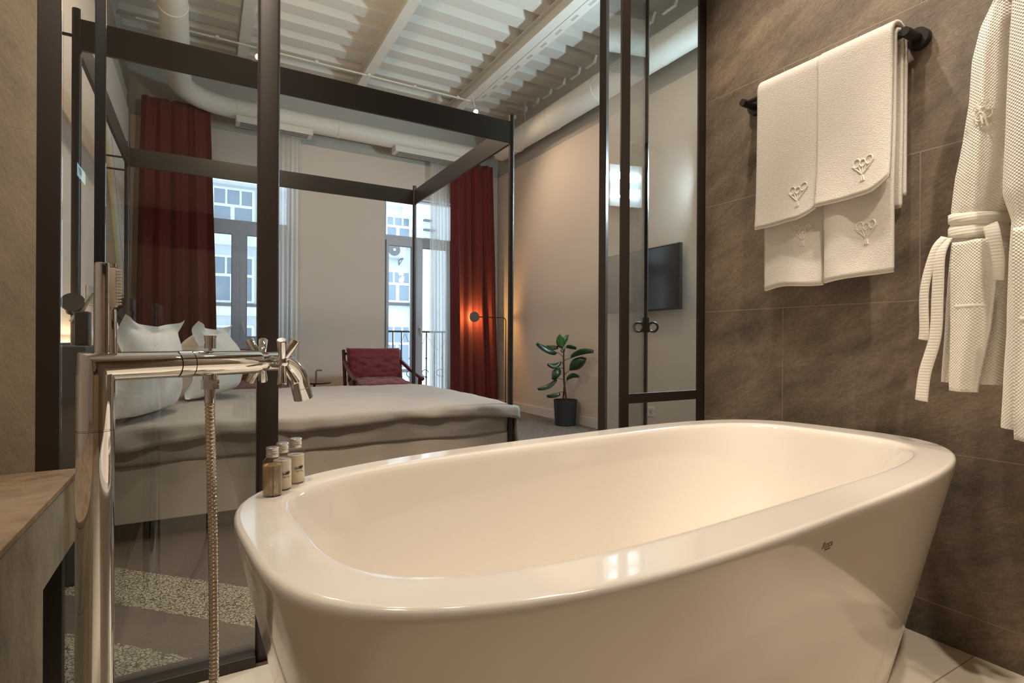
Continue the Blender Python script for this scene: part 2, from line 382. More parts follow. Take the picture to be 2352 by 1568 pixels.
# ------------------------------------------------------------------ room shell
YP, XW, XT, YB, XH = 1.62, 1.89, 3.47, 6.478, -.63
struct(MB().box(-1.0, XW+.1, -3.1, YP-.02, -.12, 0).build('floor_bathroom', M['floor_tile']))
struct(MB().box(XH-.12, XT+.12, YP-.02, YB+.3, -.12, 0).build('floor', M['carpet']))
struct(MB().box(XW, XW+.1, -3.1, 1.618, 0, 3.05).build('wall_right', M['stone_dark']))
struct(MB().box(-1.0, -.3335, YP, YP+.09, 0, 3.05).build('wall_left', M['stone_light']))
struct(MB().box(-1.0, -.88, -3.1, YP, 0, 3.05).build('wall_left_bathroom', M['plaster']))
struct(MB().box(-1.0, XW+.1, -3.2, -3.1, 0, 3.05).build('wall_back', M['plaster']))
struct(MB().box(-.88, XW, -3.1, -3.05, 1.80, 2.16).build('trim_1', M['headboard']))
struct(MB().box(-.88, XW, -3.1, -3.07, 0, 1.80).build('wall_back_bathroom', M['stone_counter']))
struct(MB().box(-1.0, XW+.1, -3.2, YP+.09, 3.05, 3.13).build('ceiling_bathroom', M['ceil_white']))
struct(MB().box(-1.0, XT+.12, YP+.0, YP+.09, 3.13, 3.95).build('wall_front', M['plaster']))
struct(MB().box(XW+.1, XT+.12, YP+.0, YP+.09, 0, 3.13).build('wall_front_bedroom', M['plaster']))
# bedroom walls: lining to 3.10 with a grey band set back above
struct(MB().box(XT, XT+.12, YP+.09, YB+.3, 0, 3.095).build('wall_right_bedroom', M['plaster']))
struct(MB().box(XT+.018, XT+.12, YP+.09, YB+.3, 3.095, 3.95).build('trim_2', M['plaster_grey']))
struct(MB().box(XH-.12, XH, YP+.09, YB+.3, 0, 3.095).build('wall_left_bedroom', M['plaster']))
struct(MB().box(XH-.12, XH-.018, YP+.09, YB+.3, 3.095, 3.95).build('trim_3', M['plaster_grey']))
W1 = (-.06, .86); W2 = (1.915, 2.86); WT = 2.66
b = MB()
for x0, x1 in ((XH, W1[0]), (W1[1], W2[0]), (W2[1], XT)): b.box(x0, x1, YB, YB+.22, 0, WT)
b.box(XH, XT, YB, YB+.22, WT, 3.095)
struct(b.build('wall_window', M['plaster']))
struct(MB().box(XH-.12, XT+.12, YB+.018, YB+.3, 3.095, 3.95).build('trim_4', M['plaster_grey']))
struct(MB().box(XT-.014, XT, YP+.1, YB, 0, .10, .003).build('baseboard_right', M['baseboard']))
b = MB()
for x0, x1 in ((XH, W1[0]), (W1[1], W2[0]), (W2[1], XT-.014)): b.box(x0, x1, YB-.014, YB, 0, .10, .003)
struct(b.build('baseboard_window', M['baseboard']))

# corrugated ceiling deck (ribs run across the room), beams along it
b = MB(); per, dep, z0 = .272, .065, 3.74; prof = []
y = YP+.05
while y < YB+.2:
    prof += [(y, z0), (y+.145, z0), (y+.175, z0+dep), (y+.242, z0+dep)]; y += per
b.rings([[Vector((x, yy, zz)) for yy, zz in prof] for x in (XH-.1, XT+.1)], closed=False)
struct(b.build('ceiling', M['ceil_white'], solid=.004))
struct(MB().box(XH-.12, XT+.12, YP, YB+.3, 3.86, 3.95).build('ceiling_slab', M['ceil_white']))
for i, x in enumerate((-.82+.0, .32, 1.46, 2.60)):
    if x < XH: continue
    b = MB(); zb = 3.60
    b.box(x-.046, x+.046, YP+.1, YB, zb, zb+.010); b.box(x-.004, x+.004, YP+.1, YB, zb+.01, 3.735); b.box(x-.046, x+.046, YP+.1, YB, 3.728, 3.738)
    struct(b.build('trim_%d' % (5+i), M['ceil_white']))

# ------------------------------------------------------------------ ducts, conduits, spotlights
def duct_mesh(pts, r, seams, seg=28):
    b = MB(); b.tube(pts, r, seg)
    for p, d in seams: d = Vector(d).normalized(); b.cyl(Vector(p)-d*.012, Vector(p)+d*.012, r+.004, seg=seg)
    return b
zc = 3.24; t = thing('ceiling_duct', 'white round air duct that turns a corner and runs above both windows', 'duct', (-.2, 6.2, zc))
el = [Vector((-.2, 2.0, 3.33)), Vector((-.2, 4, 3.32)), Vector((-.2, 5.75, 3.27))]
for k in range(1, 8):
    a = PI/2*k/8; el.append(Vector((-.2+.38*(1-math.cos(a)), 5.78+.40*math.sin(a), 3.26-.02*k/8)))
el += [Vector((.25, 6.2, zc)), Vector((1.5, 6.2, zc)), Vector((3.05, 6.2, zc))]
duct_mesh(el, .098, [((-.2, y, 3.33-.012*(y-2)), (0, 1, -.012)) for y in (2.6, 3.6, 4.6, 5.4)] + [((x, 6.2, zc), (1, 0, 0)) for x in (.3, 1.3, 2.3)]).build('duct_pipe', M['duct'], t, True)
for x0, x1 in ((.28, 1.02), (1.93, 2.86)):
    g = MB(); g.box(x0, x1, 6.11, 6.27, 3.085, 3.15, .004).build('slot_diffuser', M['duct'], t)
    gg = MB()
    for k in range(3): gg.box(x0+.04, x1-.04, 6.13+k*.045, 6.15+k*.045, 3.082, 3.0855)
    gg.build('grille_slot', M['ac_fan'], [c for c in t.children if c.name.startswith('slot_diffuser')][-1])
t = thing('ceiling_duct', 'white round air duct running along the wall above the television', 'duct', (3.31, 4.3, 3.32))
duct_mesh([(3.31, 1.75, 3.315), (3.31, 4, 3.32), (3.31, 6.10, 3.325)], .128, [((3.31, y, 3.32), (0, 1, 0)) for y in (2.5, 3.3, 4.1, 4.9, 5.7)]).build('duct_pipe', M['duct'], t, True)
for y in (2.55, 4.0, 5.5): MB().cyl((3.31, y, 3.43), (3.31, y, 3.78), .004, seg=8).build('hanger_rod', M['duct'], t)
t = thing('conduit', 'thin white conduit clipped across the ceiling, ending at a spotlight', 'conduit', (1.3, 5.4, 3.58))
MB().tube([(-.5, 5.52, 3.585), (2.6, 5.52, 3.585)], .009, 10).build('tube', M['ceil_white'], t, True)
for x in (.1, .95, 1.46, 1.95, 2.45): MB().box(x-.015, x+.015, 5.505, 5.535, 3.575, 3.60).build('clip', M['ceil_white'], t)
t = thing('cable_tray', 'white slotted cable tray running beside the right ceiling beam', 'cable tray', (2.68, 4, 3.60))
b = MB(); b.box(2.655, 2.74, 2.0, 5.52, 3.60, 3.606); b.box(2.737, 2.74, 2.0, 5.52, 3.606, 3.64)
b.build('tray', M['ceil_white'], t)
for k in range(14): MB().box(2.69, 2.715, 2.2+k*.24, 2.29+k*.24, 3.5985, 3.6).build('slot', M['plaster_grey'], t)
def spot_fixture(p, tgt, lab):
    p = Vector(p); d = (Vector(tgt)-p).normalized(); t = thing('spotlight', lab, 'spotlight', tuple(p))
    MB().cyl(p-d*.09, p-d*.008, .028, seg=20).build('housing', M['ceil_white'], t, True)
    MB().cyl(p-d*.05+Vector((0, 0, .02)), Vector((p.x, p.y+.1, 3.585)), .006, seg=8).build('stem', M['ceil_white'], t, True)
    MB().cyl(p-d*.0079, p-d*.004, .022, seg=20).build('bulb', M['bulb'], t)
spot_fixture((2.566, 5.3, 3.371), (1.2, 2.0, 1.0), 'lit warm ceiling spotlight near the right-hand bed rail')
spot_fixture((.416, 5.3, 3.396), (.2, 2.0, 1.0), 'lit warm ceiling spotlight partly behind the thick black partition post')

# ------------------------------------------------------------------ windows
def window(name, x0, x1, mid, zt, zbt):
    t = struct(thing(name, None, None, ((x0+x1)/2, 6.6, 0))); f = M['pvc']; y0, y1 = 6.56, 6.63
    b = MB(); fr = .035
    b.box(x0-.02, x0+fr*.6, y0, y1, 0, WT); b.box(x1-fr*.6, x1+.02, y0, y1, 0, WT); b.box(x0, x1, y0+.002, y1-.002, WT-.01, WT+.02)
    b.box(x0, x1, y0-.01, y1-.004, zt[0], zt[1]); b.box(x0, x1, y0+.003, y1-.003, 0, .028)
    b.build('window_frame', f, t)
    s = .07
    for a, c in ((x0+.02, mid-.001), (mid+.001, x1-.02)):
        b = MB(); ya_, yb_ = y0-.025, y1-.02
        sl = .028 if (a < mid and name == 'window_2') else s
        b.box(a, a+sl, ya_, yb_, .03, zbt+s); b.box(c-s, c, ya_, yb_, .03, zbt+s)
        b.box(a+sl, c-s, ya_+.002, yb_-.002, zbt, zbt+s-.001); b.box(a+sl, c-s, ya_+.002, yb_-.002, .031, .12)
        if name == 'window_1': b.box(a+sl, c-s, ya_+.002, yb_-.002, .80, .92); b.box(a+sl, c-s, y0, y1-.03, .12, .80)
        o = b.build('window_sash', f, t)
        MB().box(a+.02, c-.02, y0+.01, y0+.02, .1, zbt+.02).build('pane', M['pane'], o)
        g = MB(); gz0 = .92 if name == 'window_1' else .12
        for gx in (a+sl, c-s-.006): g.box(gx, gx+.006, y0-.012, y0-.004, gz0, zbt)
        g.box(a+sl, c-s, y0-.012, y0-.004, zbt-.006, zbt); g.build('gasket', M['black_gasket'], o)
    MB().box(x0, x1, y0+.02, y0+.028, zt[1]-.01, WT).build('pane', M['pane'], t)
    h = MB(); h.box(mid+.02, mid+.045, y0-.04, y0-.025, 1.0, 1.07, .003); h.tube([(mid+.032, y0-.04, 1.04), (mid+.032, y0-.065, 1.04), (mid+.05, y0-.067, .955)], .008, 10)
    h.build('handle', M['baseboard'], t, True)
window('window_1', W1[0], W1[1]-.02, .338, (2.09, 2.175), 2.02)
window('window_2', W2[0]+.02, W2[1], 2.352, (2.12, 2.19), 2.06)

# ------------------------------------------------------------------ street outside
t = thing('building', 'white rendered building across the street behind the windows', 'building', (3.2, 13.6, -4))
b = MB(); b.box(-6, 4.80, 13.5, 16, -6, 9.0); b.build('wall', M['facade'], t)
b = MB(); b.box(4.80, 12, 13.05, 16, -6, 9.0); b.build('wall', M['facade'], t)
b = MB(); b.box(-6, 4.82, 13.25, 13.5, 4.32, 4.55); b.box(4.82, 12, 12.7, 13.05, 4.55, 4.8)
for k in range(3): b.box(4.45+k*.17, 4.80, 13.2-.0, 13.5, 4.32-.28*(k+1), 4.32-.28*k)
b.build('cornice', M['facade_trim'], t)
for k in range(3): MB().box(4.85, 5.05+k*.1, 12.95, 13.05, 3.92-.24*k, 3.96-.24*k).build('corbel', M['facade_dark'], t)
def fwin(x0, x1, z0, z1, y=13.5, cols=3, tr=.42):
    o = MB(); fr = .05; A_, B_ = y-.03, y+.02
    zm = z1-(z1-z0)*tr; xm = x0+(x1-x0)*.48
    o.box(x0, x0+fr, A_, B_, z0, z1); o.box(x1-fr, x1, A_, B_, z0, z1)
    for q0, q1 in ((z0, z0+fr), (z1-fr, z1), (zm-.03, zm+.03)): o.box(x0+fr, x1-fr, A_+.004, B_, q0, q1)
    for k in range(1, cols): xx = x0+(x1-x0)*k/cols; o.box(xx-.02, xx+.02, A_+.008, B_, zm+.03, z1-fr)
    o.box(xm-.04, xm+.04, A_+.008, B_, z0+fr, zm-.03)
    f = o.build('window', M['facade_trim'], t)
    MB().box(x0+.02, x1-.02, y-.012, y-.004, z0+.02, z1-.02).build('pane', M['facade_glass'], f)
    MB().box(x0-.06, x1+.06, y-.10, y, z0-.08, z0-.02).build('sill', M['facade_dark'], f)
for x0, x1 in ((4.0, 4.68), (-1.2, -.3), (-3, -2.1)):
    for z0, z1 in ((3.42, 4.08), (1.86, 2.68), (.15, 1.28), (-1.6, -.5)): fwin(x0, x1, z0, z1)
for z0, z1 in ((3.3, 4.25), (1.7, 2.75), (.1, 1.2)): fwin(.15, 1.0, z0, z1)
b = MB()
for z in (2.98, 1.42): b.box(-6, 1.05, 13.42, 13.5, z, z+.22)
b.build('floor_band', M['facade_trim'], t)
MB().box(1.12, 1.2, 13.42, 13.5, -6, 9).build('downpipe', M['facade_trim'], t)
t = thing('air_conditioner', 'white outdoor air conditioning unit on brackets on the building opposite', 'air conditioner', (4.2, 13.3, 2.95))
MB().box(3.95, 4.42, 13.12, 13.42, 2.96, 3.315, .015).build('casing', M['ac'], t)
b = MB(); b.cyl((4.12, 13.10, 3.14), (4.12, 13.125, 3.14), .15); b.build('fan_grille', M['ac_fan'], t, True)
b = MB(); b.cyl((4.12, 13.085, 3.14), (4.12, 13.105, 3.14), .035); b.build('fan_hub', M['ac'], t, True)
for x in (3.98, 4.36):
    MB().tube([(x, 13.16, 2.945), (x, 13.475, 2.945), (x, 13.475, 2.82), (x, 13.16, 2.945)], .012, 6).build('bracket', M['ac_fan'], t)
def railing(lab, x0, x1, n):
    t = thing('balcony_railing', lab, 'railing', ((x0+x1)/2, 7.3, 0))
    b = MB(); b.box(x0, x1, 7.28, 7.32, .995, 1.02); b.build('top_rail', M['iron'], t)
    MB().box(x0, x1, 7.285, 7.315, .12, .14).build('bottom_rail', M['iron'], t)
    for k in range(n):
        x = x0+.04+(x1-x0-.08)*k/(n-1); b = MB(); b.box(x-.007, x+.007, 7.293, 7.307, .0, 1.0)
        b.sphere((x, 7.3, .63), .016, 10); b.sphere((x, 7.3, .36), .016, 10); b.build('baluster', M['iron'], t)
    for k in range(7): MB().tube([Vector((x0+.1+k*(x1-x0-.2)/6+.05*math.cos(a), 7.29, .42+.05*math.sin(a))) for a in [j*.5 for j in range(11)]], .005, 6).build('scroll', M['iron'], t)
    w_ = MB(); pts = []
    for k in range(70): s = k/69; pts.append((x0+.05+(x1-x0-.1)*s, 7.275, .98-.22*abs(math.sin(s*PI*4.5))+.015*math.sin(k*1.7)))
    w_.tube(pts, .003, 5); w_.build('string_light_cord', M['iron'], t)
railing('dark iron balcony railing outside the right window', 1.75, 3.3, 13)
struct(MB().box(-.4, 3.6, 6.7, 7.4, -.2, 0).build('floor_balcony', M['facade_dark']))

# ------------------------------------------------------------------ glass partition
t = struct(thing('wall_glass', None, None, (-.1, YP+.02, 0)))
b = MB(); b.box(-.3335, -.2905, YP-.001, YP+.012, 0, 3.05, .002); b.build('post', M['black_frame'], t)
b = MB(); b.box(-.2275, -.2065, YP-.002, YP+.012, .03, 3.05, .002); b.build('mullion', M['black_gasket'], t)
MB().box(-.322, -.278, YP-.03, YP-.002, 0, .41, .002).build('post', M['black_frame'], t)
b = MB(); b.box(.128, .183, YP-.004, YP+.04, 0, 3.05, .009); b.build('post', M['black_frame'], t, True)
MB().box(-.288, .127, YP-.02, YP+.055, 0, .030, .003).build('bottom_rail', M['black_frame'], t)
MB().box(-.206, .127, YP+.003, YP+.010, .03, 3.05).build('pane', M['glass'], t)
MB().box(-.288, -.228, YP+.003, YP+.010, .03, 3.05).build('pane', M['glass'], t)
t = struct(thing('wall_glass_right', None, None, (1.65, YP+.02, 0)))
b = MB(); b.box(1.414, 1.459, YP-.002, YP+.008, 0, 3.05, .002); b.build('post', M['black_frame'], t)
b = MB(); b.box(1.849, 1.925, YP+.0, YP+.010, 0, 3.05, .002); b.build('post', M['black_frame'], t)
b = MB(); b.box(1.459, 1.849, YP-.002, YP+.010, .636, .675, .002); b.build('transom', M['black_frame'], t)
MB().box(1.459, 1.849, YP, YP+.04, 0, .05).build('bottom_rail', M['black_frame'], t)
MB().box(1.459, 1.849, YP+.001, YP+.007, .675, 3.05).build('pane', M['glass'], t)
MB().box(1.459, 1.849, YP+.001, YP+.007, .05, .636).build('pane', M['glass'], t)
# open glass door leaf, swung into the bedroom behind the fixed panel
HG = Vector((1.392, 1.702, 0)); EN = Vector((2.291, 2.399, 0)); U = (EN-HG).normalized(); N = Vector((U.y, -U.x, 0)); L = (EN-HG).length; UZ = Vector((0, 0, 1))
t = struct(thing('door_1', None, None, tuple(HG)))
def leafbox(s0, s1, z0, z1, th, bev=.002): return MB().obox(HG+U*((s0+s1)/2)+UZ*((z0+z1)/2), U, N, UZ, s1-s0, th, z1-z0, bev)
leafbox(-.012, .035, .02, 3.03, .028).build('stile', M['black_frame'], t)
leafbox(L-.03, L+.006, .02, 3.03, .026).build('stile', M['black_gasket'], t)
leafbox(.035, L-.03, .02, .06, .026).build('rail', M['black_frame'], t)
leafbox(.035, L-.03, 2.99, 3.03, .026).build('rail', M['black_frame'], t)
leafbox(.035, L-.03, .06, 2.99, .008, 0).build('pane', M['glass'], t)
def ring(b, c, ax, R, r):
    ax = ax.normalized(); u = ax.orthogonal().normalized(); v = ax.cross(u); c = Vector(c); n = 28
    rings = []
    for k in range(n+1):
        a = 2*PI*k/n; d = u*math.cos(a)+v*math.sin(a)
        rings.append([c+d*(R+r*math.cos(q))+ax*r*1.6*math.sin(q) for q in [2*PI*j/10 for j in range(10)]])
    b.rings(rings, False, False)
hz = .968; hp = HG+U*(L-.012)
vw = (hp+UZ*hz-Vector((0, 0, H))).normalized()
for sgn in (1, -1):
    b = MB(); c = hp+N*(.045*sgn)+UZ*hz
    ring(b, c, U, .027, .007)
    b.obox(hp+N*(.016*sgn)+UZ*(hz+.012), U, N, UZ, .016, .012, .088, .002)
    b.build('handle', M['black'], t, True)

# ------------------------------------------------------------------ bathroom stone counter on the left
t = thing('stone_counter', 'stone-clad bathroom counter with mitred front edge at the left of the frame', 'counter', (-.5, .6, 0))
MB().box(-.87, -.252, -.35, 1.618, .5625, .575, .0015).build('countertop', M['stone_counter'], t)
MB().box(-.275, -.252, -.35, 1.618, .42, .5605, .0008).build('apron', M['stone_apron'], t)
MB().box(-.262, -.2515, -.35, 1.618, .5606, .5624).build('edge_trim', M['alu'], t)
MB().box(-.86, -.2525, -.30, 1.285, .0, .4195).build('leg_panel', M['stone_apron'], t)

# ------------------------------------------------------------------ bathtub
TC = Vector((.945, .919)); TR = .097
def sel(cx, cy, a, bb, n, rot, z, K=168):
    out = []
    for k in range(K):
        th = 2*PI*k/K; c, s = math.cos(th), math.sin(th)
        r = (abs(c/a)**n + abs(s/bb)**n)**(-1/n); x, y = r*c, r*s
        out.append(Vector((cx+x*math.cos(rot)-y*math.sin(rot), cy+x*math.sin(rot)+y*math.cos(rot), z)))
    return out
def outer(off, z): return sel(.945, .919, .899-off, .415-off, 3.41, TR, z)
def inner(off, z, n=3.89): return sel(.9275, .9215, .803-off, .330-off, n, .084, z)
rg = [outer(.135, 0), outer(.128, .012), outer(.124, .03)]
for k in range(1, 9): z = .03+.55*k/8.2; rg.append(outer(.124*(1-(z-.03)/.556)+.0, z))
rg += [outer(.0026, .576), outer(.0015, .583), outer(.0005, .589), outer(.0015, .5958), outer(.005, .5989), outer(.0085, .59995), outer(.011, .6000), outer(.018, .600)]
rg += [inner(-.018, .6000), inner(-.010, .6), inner(-.006, .5996), inner(.000, .5985), inner(.005, .595), inner(.009, .588), inner(.013, .575)]
for k in range(1, 8): z = .575-.34*k/7; rg.append(inner(.013+.075*k/7+.02*(k/7)**3, z, 3.6))
rg += [inner(.135, .195, 3.2), inner(.17, .178, 3), inner(.24, .168, 2.8), inner(.30, .166, 2.6)]
t = thing('bathtub', 'freestanding glossy white oval bathtub in the foreground', 'bathtub', (.945, .919, 0))
MB().rings(rg).build('tub_shell', M['tub'], t, True, angle=60)
MB().lathe([(.0, 0), (.032, 0), (.032, .003), (.028, .005), (.0, .005)], (.93, .92, .166)).build('drain', M['chrome'], t, True)
# maker's mark printed on the outside of the long front side
from mathutils.bvhtree import BVHTree
tm = [c for c in t.children if c.name.startswith('tub_shell')][0].data
bv = BVHTree.FromPolygons([v.co+ORG[t.name] for v in tm.vertices], [tuple(p.vertices) for p in tm.polygons])
def mark(body, size, px, bold):
    hit, nrm, _, _ = bv.ray_cast(Vector((0, 0, H)), ray(*px).normalized())
    if nrm.y > 0: nrm = -nrm
    up = (UZ_ - nrm*UZ_.dot(nrm)).normalized(); sx_ = up.cross(nrm).normalized()
    mt = Matrix((sx_, up, nrm)).transposed()
    text('maker_mark', body, size, hit+nrm*.0003, mt.to_euler(), M['print'], t, .0001, bold=bold)
UZ_ = Vector((0, 0, 1))
mark('Roca', .0175, (1901, 1250), .0002); mark('Barcelona', .0048, (1900, 1260), .0001)

# ------------------------------------------------------------------ tub faucet
CX = Vector((-.147, 1.07, 0)); AD = Vector((.88, .47, 0)).normalized(); AN = Vector((.47, -.88, 0)).normalized(); ZA = .836
P = lambda t_, z=0, n=0: Vector((CX.x, CX.y, ZA+z)) + AD*t_ + AN*n
t = thing('bath_faucet', 'tall chrome floor-standing bath mixer beside the tub', 'faucet', (CX.x, CX.y, 0))
b = MB(); b.cyl((CX.x, CX.y, .012), (CX.x, CX.y, .735), .0250, seg=40); b.build('column', M['chrome'], t, True)
b = MB(); b.cyl((CX.x, CX.y, .7355), (CX.x, CX.y, .7375), .0242, seg=40); b.cyl((CX.x, CX.y, .738), (CX.x, CX.y, ZA-.012), .0250, seg=40)
# mitred elbow: column sheared at 45 degrees into the arm
K = 40; lo = []; mi = []; hi = []
for k in range(K):
    a = 2*PI*k/K; c_, s_ = math.cos(a)*.0232, math.sin(a)*.0232
    lo.append(Vector((CX.x, CX.y, ZA-.03)) + AD*c_*1.06 + AN*s_*1.06)
    mi.append(P(c_, c_*-1*-1*-1, s_) if False else Vector((CX.x, CX.y, ZA)) + AD*c_ + AN*s_ + UZ*(-c_))
    hi.append(P(.118) + UZ*(-c_) + AN*s_)
b.rings([lo, mi, hi]); b.build('elbow_arm', M['chrome'], t, True, angle=40)
MB().cyl((CX.x, CX.y, 0), (CX.x, CX.y, .012), .045, seg=40).build('floor_flange', M['chrome'], t, True)
b = MB(); b.cyl(P(.119), P(.1205), .0215, seg=40); b.cyl(P(.1212), P(.143), .0238, seg=40); b.cyl(P(.1437), P(.145), .0215, seg=40)
b.build('joint_ring', M['chrome'], t, True)
b = MB(); b.tube([P(.1455), P(.268), P(.2755), P(.2775)], [.0232, .0232, .0222, .0195], 40); b.build('mixer_body', M['chrome'], t, True)
MB().cyl(P(.277), P(.305), .0165, seg=32).build('spout_neck', M['chrome'], t, True)
# spout curve
pts = [P(.300)]; cR = .060
for k in range(0, 15):
    a = PI/2*.86*k/14; pts.append(P(.315+cR*math.sin(a), -cR*(1-math.cos(a))))
d_ = (pts[-1]-pts[-2]).normalized()
end = pts[-1]+d_*.012
b = MB(); b.tube([P(.292)]+pts[1:]+[end], .0195, 32); b.build('spout', M['chrome'], t, True, angle=50)
b = MB(); b.cyl(end+d_*.0012, end+d_*.026, .0198, seg=32); b.cyl(end, end+d_*.0015, .0182, seg=32); b.build('aerator', M['chrome'], t, True)
# two cross handles, one on each side of the body
for sgn, tt in ((1, .300), (-1, .314)):
    hub = P(tt, 0, .045*sgn)
    b = MB(); b.cyl(P(tt, 0, .0*sgn), hub+AN*sgn*.006, .0125, seg=24); b.sphere(hub, .0135, 16)
    h = b.build('handle', M['chrome'], t, True)
    for q in (68, 112, 250, 292):
        a = math.radians(q); d = (AD*math.cos(a)*.9 + UZ*math.sin(a) + AN*sgn*.42).normalized()
        MB().tube([hub+d*.004, hub+d*.050, hub+d*.0515], [.0062, .0092, .0080], 18).build('prong', M['chrome'], h, True, angle=50)
# diverter knob
b = MB(); b.cyl(P(.180, .020), P(.180, .0285), .0035, seg=14); b.cyl(P(.180, .0275), P(.180, .048), .0098, seg=24); b.cyl(P(.180, .0482), P(.180, .0515), .0108, seg=24)
b.build('diverter_knob', M['chrome'], t, True)
# hand shower standing on the arm
hs = P(.010, 0, .0)
b = MB(); z0, z1 = ZA+.021, ZA+.166
prof = [(.0118, z0), (.0122, z0+.004), (.0122, z1-.006), (.0116, z1-.001), (.0100, z1)]
b.lathe([(r, z) for r, z in prof], (hs.x, hs.y, 0), 32)
sh = b.build('hand_shower', M['chrome'], t, True)
tan = Vector((math.cos(-.2), math.sin(-.2), 0))*.0125 + hs - Vector((0, 0, hs.z))
MB().tube([(tan.x, tan.y, z0), (tan.x-.0005, tan.y, z0+.068), (tan.x-.0005, tan.y, z0+.071)], [.0062, .0058, .0048], 20).build('lower_tube', M['chrome'], sh, True)
MB().obox((tan.x+.0002, tan.y, z0+.106), Vector((1, -.2, 0)), Vector((.2, 1, 0)), UZ, .011, .015, .064, .003).build('nozzle_plate', M['rubber'], sh, True)
b = MB()
for k in range(12):
    for q in (-.006, 0, .006):
        o_ = Vector((tan.x+.0055, tan.y+q*.8, z0+.079+k*.0049)); b.cyl(o_, o_+Vector((.0055, -.001, .0012)), .0016, .0011, 8)
b.build('nozzle', M['rubber'], sh, True)
MB().tube([(tan.x, tan.y, z0+.138), (tan.x, tan.y, z1-.001)], .0066, 20).build('upper_tube', M['chrome'], sh, True)
# hose
b = MB(); b.cyl(P(.180, -.020), P(.180, -.030), .0125, seg=24)
b.tube([P(.180, -.030), P(.180, -.048)], .0155, 6); b.cyl(P(.180, -.048), P(.180, -.074), .0092, seg=24); b.build('hose_nut', M['chrome'], t, True, angle=25)
b = MB(); base = P(.180, -.074); pts = []; rs = []; n = 760
for k in range(n):
    s = k/(n-1); z = base.z - s*(base.z-.035); sw = .010*math.sin(s*2.2)+(.0 if s < .7 else -(s-.7)**2*.9)
    pts.append(base*1 + AD*sw*1.0 + Vector((0, 0, z-base.z))); rs.append(.0086-.0020*max(0, math.cos(2*PI*k/7.6))**4)
b.tube(pts, rs, 14); b.build('hose', M['steel_hose'], t, True, angle=60)

# ------------------------------------------------------------------ toiletry bottles on the tub rim
def bottle(x, y, lab, liq, txt, r=.0168, hh=.057, clear=False):
    t = thing('toiletry_bottle', lab, 'bottle', (x, y, .6003), 'toiletry bottles on the tub rim')
    z = .6003; B = MB()
    B.lathe([(r*.85, z), (r, z+.003), (r, z+hh), (r*.95, z+hh+.005), (r*.78, z+hh+.009), (r*.60, z+hh+.011), (r*.58, z+hh+.016)], (x, y, 0), 32)
    B.build('bottle_body', M['bottle_clear'], t, True, angle=60)
    lv = z+hh-.002
    MB().lathe([(r*.80, z+.0016), (r*.945, z+.004), (r*.945, lv)], (x, y, 0), 32).build('liquid', liq, t, True, angle=60)
    c0 = z+hh+.012; pr = [(r*.62, c0), (r*.66, c0+.001), (r*.66, c0+.004)]
    for k in range(3): pr += [(r*.61, c0+.0045+k*.0035), (r*.61, c0+.0055+k*.0035), (r*.66, c0+.0065+k*.0035)]
    pr += [(r*.66, c0+.0165), (r*.60, c0+.018)]
    MB().lathe(pr, (x, y, 0), 32).build('cap', M['alu'], t, True, angle=25)
    if txt:
        vx, vy = -x, -y; a0 = math.atan2(vy, vx) + .42   # print faces slightly to the right of the viewer
        def put(body, size, dz, mt, nm='label_print', bold=.0):
            # letters wrapped round the bottle
            wd = size*.62; n_ = len(body); pp = None
            for i, ch in enumerate(body):
                if ch == ' ': continue
                a = a0 + (i-(n_-1)/2)*wd/(r+.0004)
                if abs(a-a0) > 1.3: continue
                loc = (x+(r+.0004)*math.cos(a), y+(r+.0004)*math.sin(a), z+dz)
                cu = bpy.data.curves.new(nm, 'FONT'); cu.body = ch; cu.size = size; cu.extrude = .00008; cu.align_x = 'CENTER'; cu.align_y = 'CENTER'; cu.offset = bold
                o = bpy.data.objects.new(nm, cu); dg = bpy.context.evaluated_depsgraph_get
                yield cu, loc, a
        def wrap(body, size, dz, mt, bold=0):
            B = bmesh.new()
            for cu, loc, a in put(body, size, dz, mt, bold=bold):
                o = bpy.data.objects.new('tmp', cu); me = bpy.data.meshes.new_from_object(o)
                me.transform(Matrix.Translation(loc) @ Matrix.Rotation(a+PI/2, 4, 'Z') @ Matrix.Rotation(PI/2, 4, 'X'))
                B.from_mesh(me); bpy.data.objects.remove(o); bpy.data.meshes.remove(me)
            return B
        for body, size, dz, mt, bd in txt:
            bb = wrap(body, size, dz, mt, bd); me = bpy.data.meshes.new('label_print'); bb.to_mesh(me); bb.free(); link('label_print', me, mt, t)
        # scribbled emblem
        B = MB()
        def pa(s, dz): a = a0+s; return (x+(r+.0003)*math.cos(a), y+(r+.0003)*math.sin(a), z+dz)
        B.tube([pa(-.42+.10*math.cos(q), .0305+.0022*math.sin(q)) for q in [k*.6 for k in range(12)]], .0005, 6)
        B.tube([pa(-.3+.6*k/14, .0300+.0009*math.sin(k*1.9)) for k in range(15)], .0006, 6)
        B.tube([pa(-.1+.4*k/14, .0325+.0012*math.sin(k*2.3)) for k in range(15)], .0005, 6)
        B.tube([pa(.3+.10*math.cos(q), .0335+.0016*math.sin(q)) for q in [k*.6 for k in range(12)]], .0005, 6)
        B.build('emblem_print', M['ink'], t)
bottle(.110, 1.060, 'small clear bottle of amber gel, nearest of the three on the tub rim', M['amber'], None)
lt = [('shower', .0032, .048, M['inkgrey'], 0), ('WHITE TEA', .0040, .0245, M['inkgrey'], .00005), ('iiiiiiiiiiii', .0022, .0130, M['inkgrey'], 0), ('iiiiiiiiiiii', .0022, .0105, M['inkgrey'], 0), ('iiiiiiiiiiii', .0022, .0080, M['inkgrey'], 0)]
lt = [('WHITE', .0042, .0245, M['inkgrey'], .00005)]
bottle(.131, 1.096, 'small bottle of pale cream lotion, middle of the three on the tub rim', M['lotion2'], lt)
bottle(.160, 1.134, 'small bottle of cream lotion farthest along the tub rim', M['lotion'], lt)

